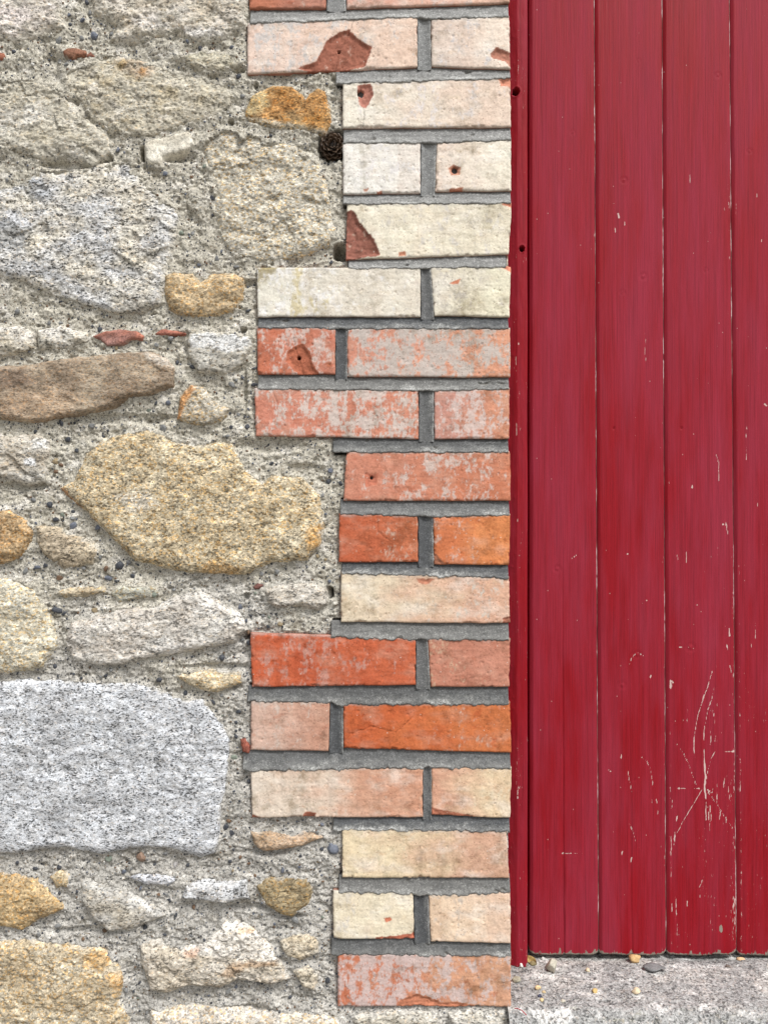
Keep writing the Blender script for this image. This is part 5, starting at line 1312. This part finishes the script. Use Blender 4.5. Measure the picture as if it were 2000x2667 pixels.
# dry curled flake in the corner behind the frame
def curled(name, u, v, l, w, lift, colr, rz, label, cat):
    x, y = on_step(u, v); n, m_ = 14, 8
    a, b = np.meshgrid(np.linspace(-1, 1, n), np.linspace(-1, 1, m_))
    prof = np.clip(1 - np.abs(a) ** 2.2, .12, 1)
    X = a * l / 2; Y = b * w / 2 * prof; Z = lift * (b ** 2 * .8 + .5 * np.clip(a, 0, 1) ** 2 + .15 * fbm(a * 2, b * 2, 2, .5, 3)) + .0006
    V1 = np.stack([X, Y, Z], -1).reshape(-1, 3); V2 = V1.copy(); V2[:, 2] += .0006
    F1 = grid_faces(m_, n); k = len(V1)
    idx = np.arange(k).reshape(m_, n); lp = np.concatenate([idx[0, :-1], idx[:-1, -1], idx[-1, :0:-1], idx[:0:-1, 0]]); nb = np.roll(lp, -1)
    V = np.concatenate([V1, V2]); F = np.concatenate([F1[:, ::-1], F1 + k, np.stack([lp, nb, nb + k, lp + k], 1)])
    V[:, 2] -= V[:, 2].min()
    o = obj(name, raw_mesh(name, V, [F]), M['leaf'], None, (x, y, ground_at(x, y) - .0005))
    o.rotation_euler = (.35, .2, rz); q = alb(*colr); o.color = (*[float(t) for t in q], 1)
    tag(o, label, cat); return o
curled('dry_flake', 1384, 2503, .020, .011, .006, (172, 148, 92), -.9, 'curled tan dry flake in the gap behind the frame foot', 'flake')
# red thread
x, y = on_step(1356, 2636)
pts = [(-.007, .006, .0), (-.004, .003, .002), (-.001, .002, .001), (.001, -.002, .0025), (.003, -.004, .0012), (.006, -.008, .0)]
cu = bpy.data.curves.new('red_thread', 'CURVE'); cu.dimensions = '3D'; cu.bevel_depth = .0006; cu.bevel_resolution = 2
sp = cu.splines.new('POLY'); sp.points.add(len(pts) - 1)
for q, p in zip(sp.points, pts): q.co = (*p, 1)
tmp = bpy.data.objects.new('tmp', cu); COL.objects.link(tmp)
me = bpy.data.meshes.new_from_object(tmp.evaluated_get(bpy.context.evaluated_depsgraph_get())); bpy.data.objects.remove(tmp)
me.name = 'red_thread'; me.materials.clear()
o = obj('red_thread', me, M['leaf'], None, (x, y, ground_at(x, y) + .0018)); q = alb(176, 44, 58); o.color = (*[float(t) for t in q], 1)
tag(o, 'short red thread lying on the front edge of the step', 'thread')

# cone wedged in the hole beside the bricks
cx, cz = float(wx(866)), float(wz(374))
cone = empty('pine_cone', (cx, .010, cz))
tag(cone, 'small dark brown cone wedged in a hole beside the pale bricks', 'cone')
def scale_mesh():
    n, m_ = 7, 6
    a, b = np.meshgrid(np.linspace(-1, 1, n), np.linspace(0, 1, m_))
    wdt = np.interp(b, [0, .6, .85, 1], [.30, 1.0, .95, .55])
    X = a * wdt * .5; Y = b; Z = .16 * (1 - a ** 2) + .10 * b ** 2 + .14 * np.exp(-((b - .92) / .1) ** 2) * (1 - np.abs(a))
    V1 = np.stack([X, Y, Z], -1).reshape(-1, 3); V2 = V1.copy(); V2[:, 2] -= .10
    F1 = grid_faces(m_, n); k = len(V1)
    idx = np.arange(k).reshape(m_, n); lp = np.concatenate([idx[0, :-1], idx[:-1, -1], idx[-1, :0:-1], idx[:0:-1, 0]]); nb = np.roll(lp, -1)
    return raw_mesh('scale', np.concatenate([V1, V2]), [np.concatenate([F1, F1[:, ::-1] + k, np.stack([nb, lp, lp + k, nb + k], 1)])])
SM = scale_mesh(); SM.materials.append(M['cone'])
core_v = ICO3[0] * np.array([.009, .011, .010])
o = obj('core', raw_mesh('core', core_v, [ICO3[1]]), M['cone'], cone); o.color = (*[float(t) for t in alb(48, 38, 30)], 1)
NS = 44
for i in range(NS):
    t = (i + .5) / NS; ph = i * 2.39996
    yax = -1 + 1.75 * t                        # from the tip (towards the viewer) to the back
    r = math.sqrt(max(.02, 1 - yax * yax))
    nrm = Vector((r * math.cos(ph), yax, r * math.sin(ph)))
    base = Vector((nrm.x * .0075, yax * .010, nrm.z * .0085))
    outw = (nrm * .75 + Vector((0, -.75, 0))).normalized()        # scales point out and towards the tip
    side = outw.cross(Vector((0, 1, 0)))
    if side.length < .05: side = Vector((1, 0, 0))
    side.normalize(); up = side.cross(outw).normalized()
    if up.dot(nrm) < 0: up = -up; side = -side
    o = obj('scale', SM, None, cone)
    from mathutils import Matrix
    Mx = Matrix((side, outw, up)).transposed().to_4x4()
    sc = .0085 * (.75 + .5 * min(1, t * 2.2))
    o.matrix_local = Matrix.Translation(base) @ Mx @ Matrix.Diagonal((sc, sc, sc, 1))
    k = prr.uniform(.6, 1.5); cc = alb(84, 66, 50) * k; o.color = (*[float(q) for q in cc], 1)
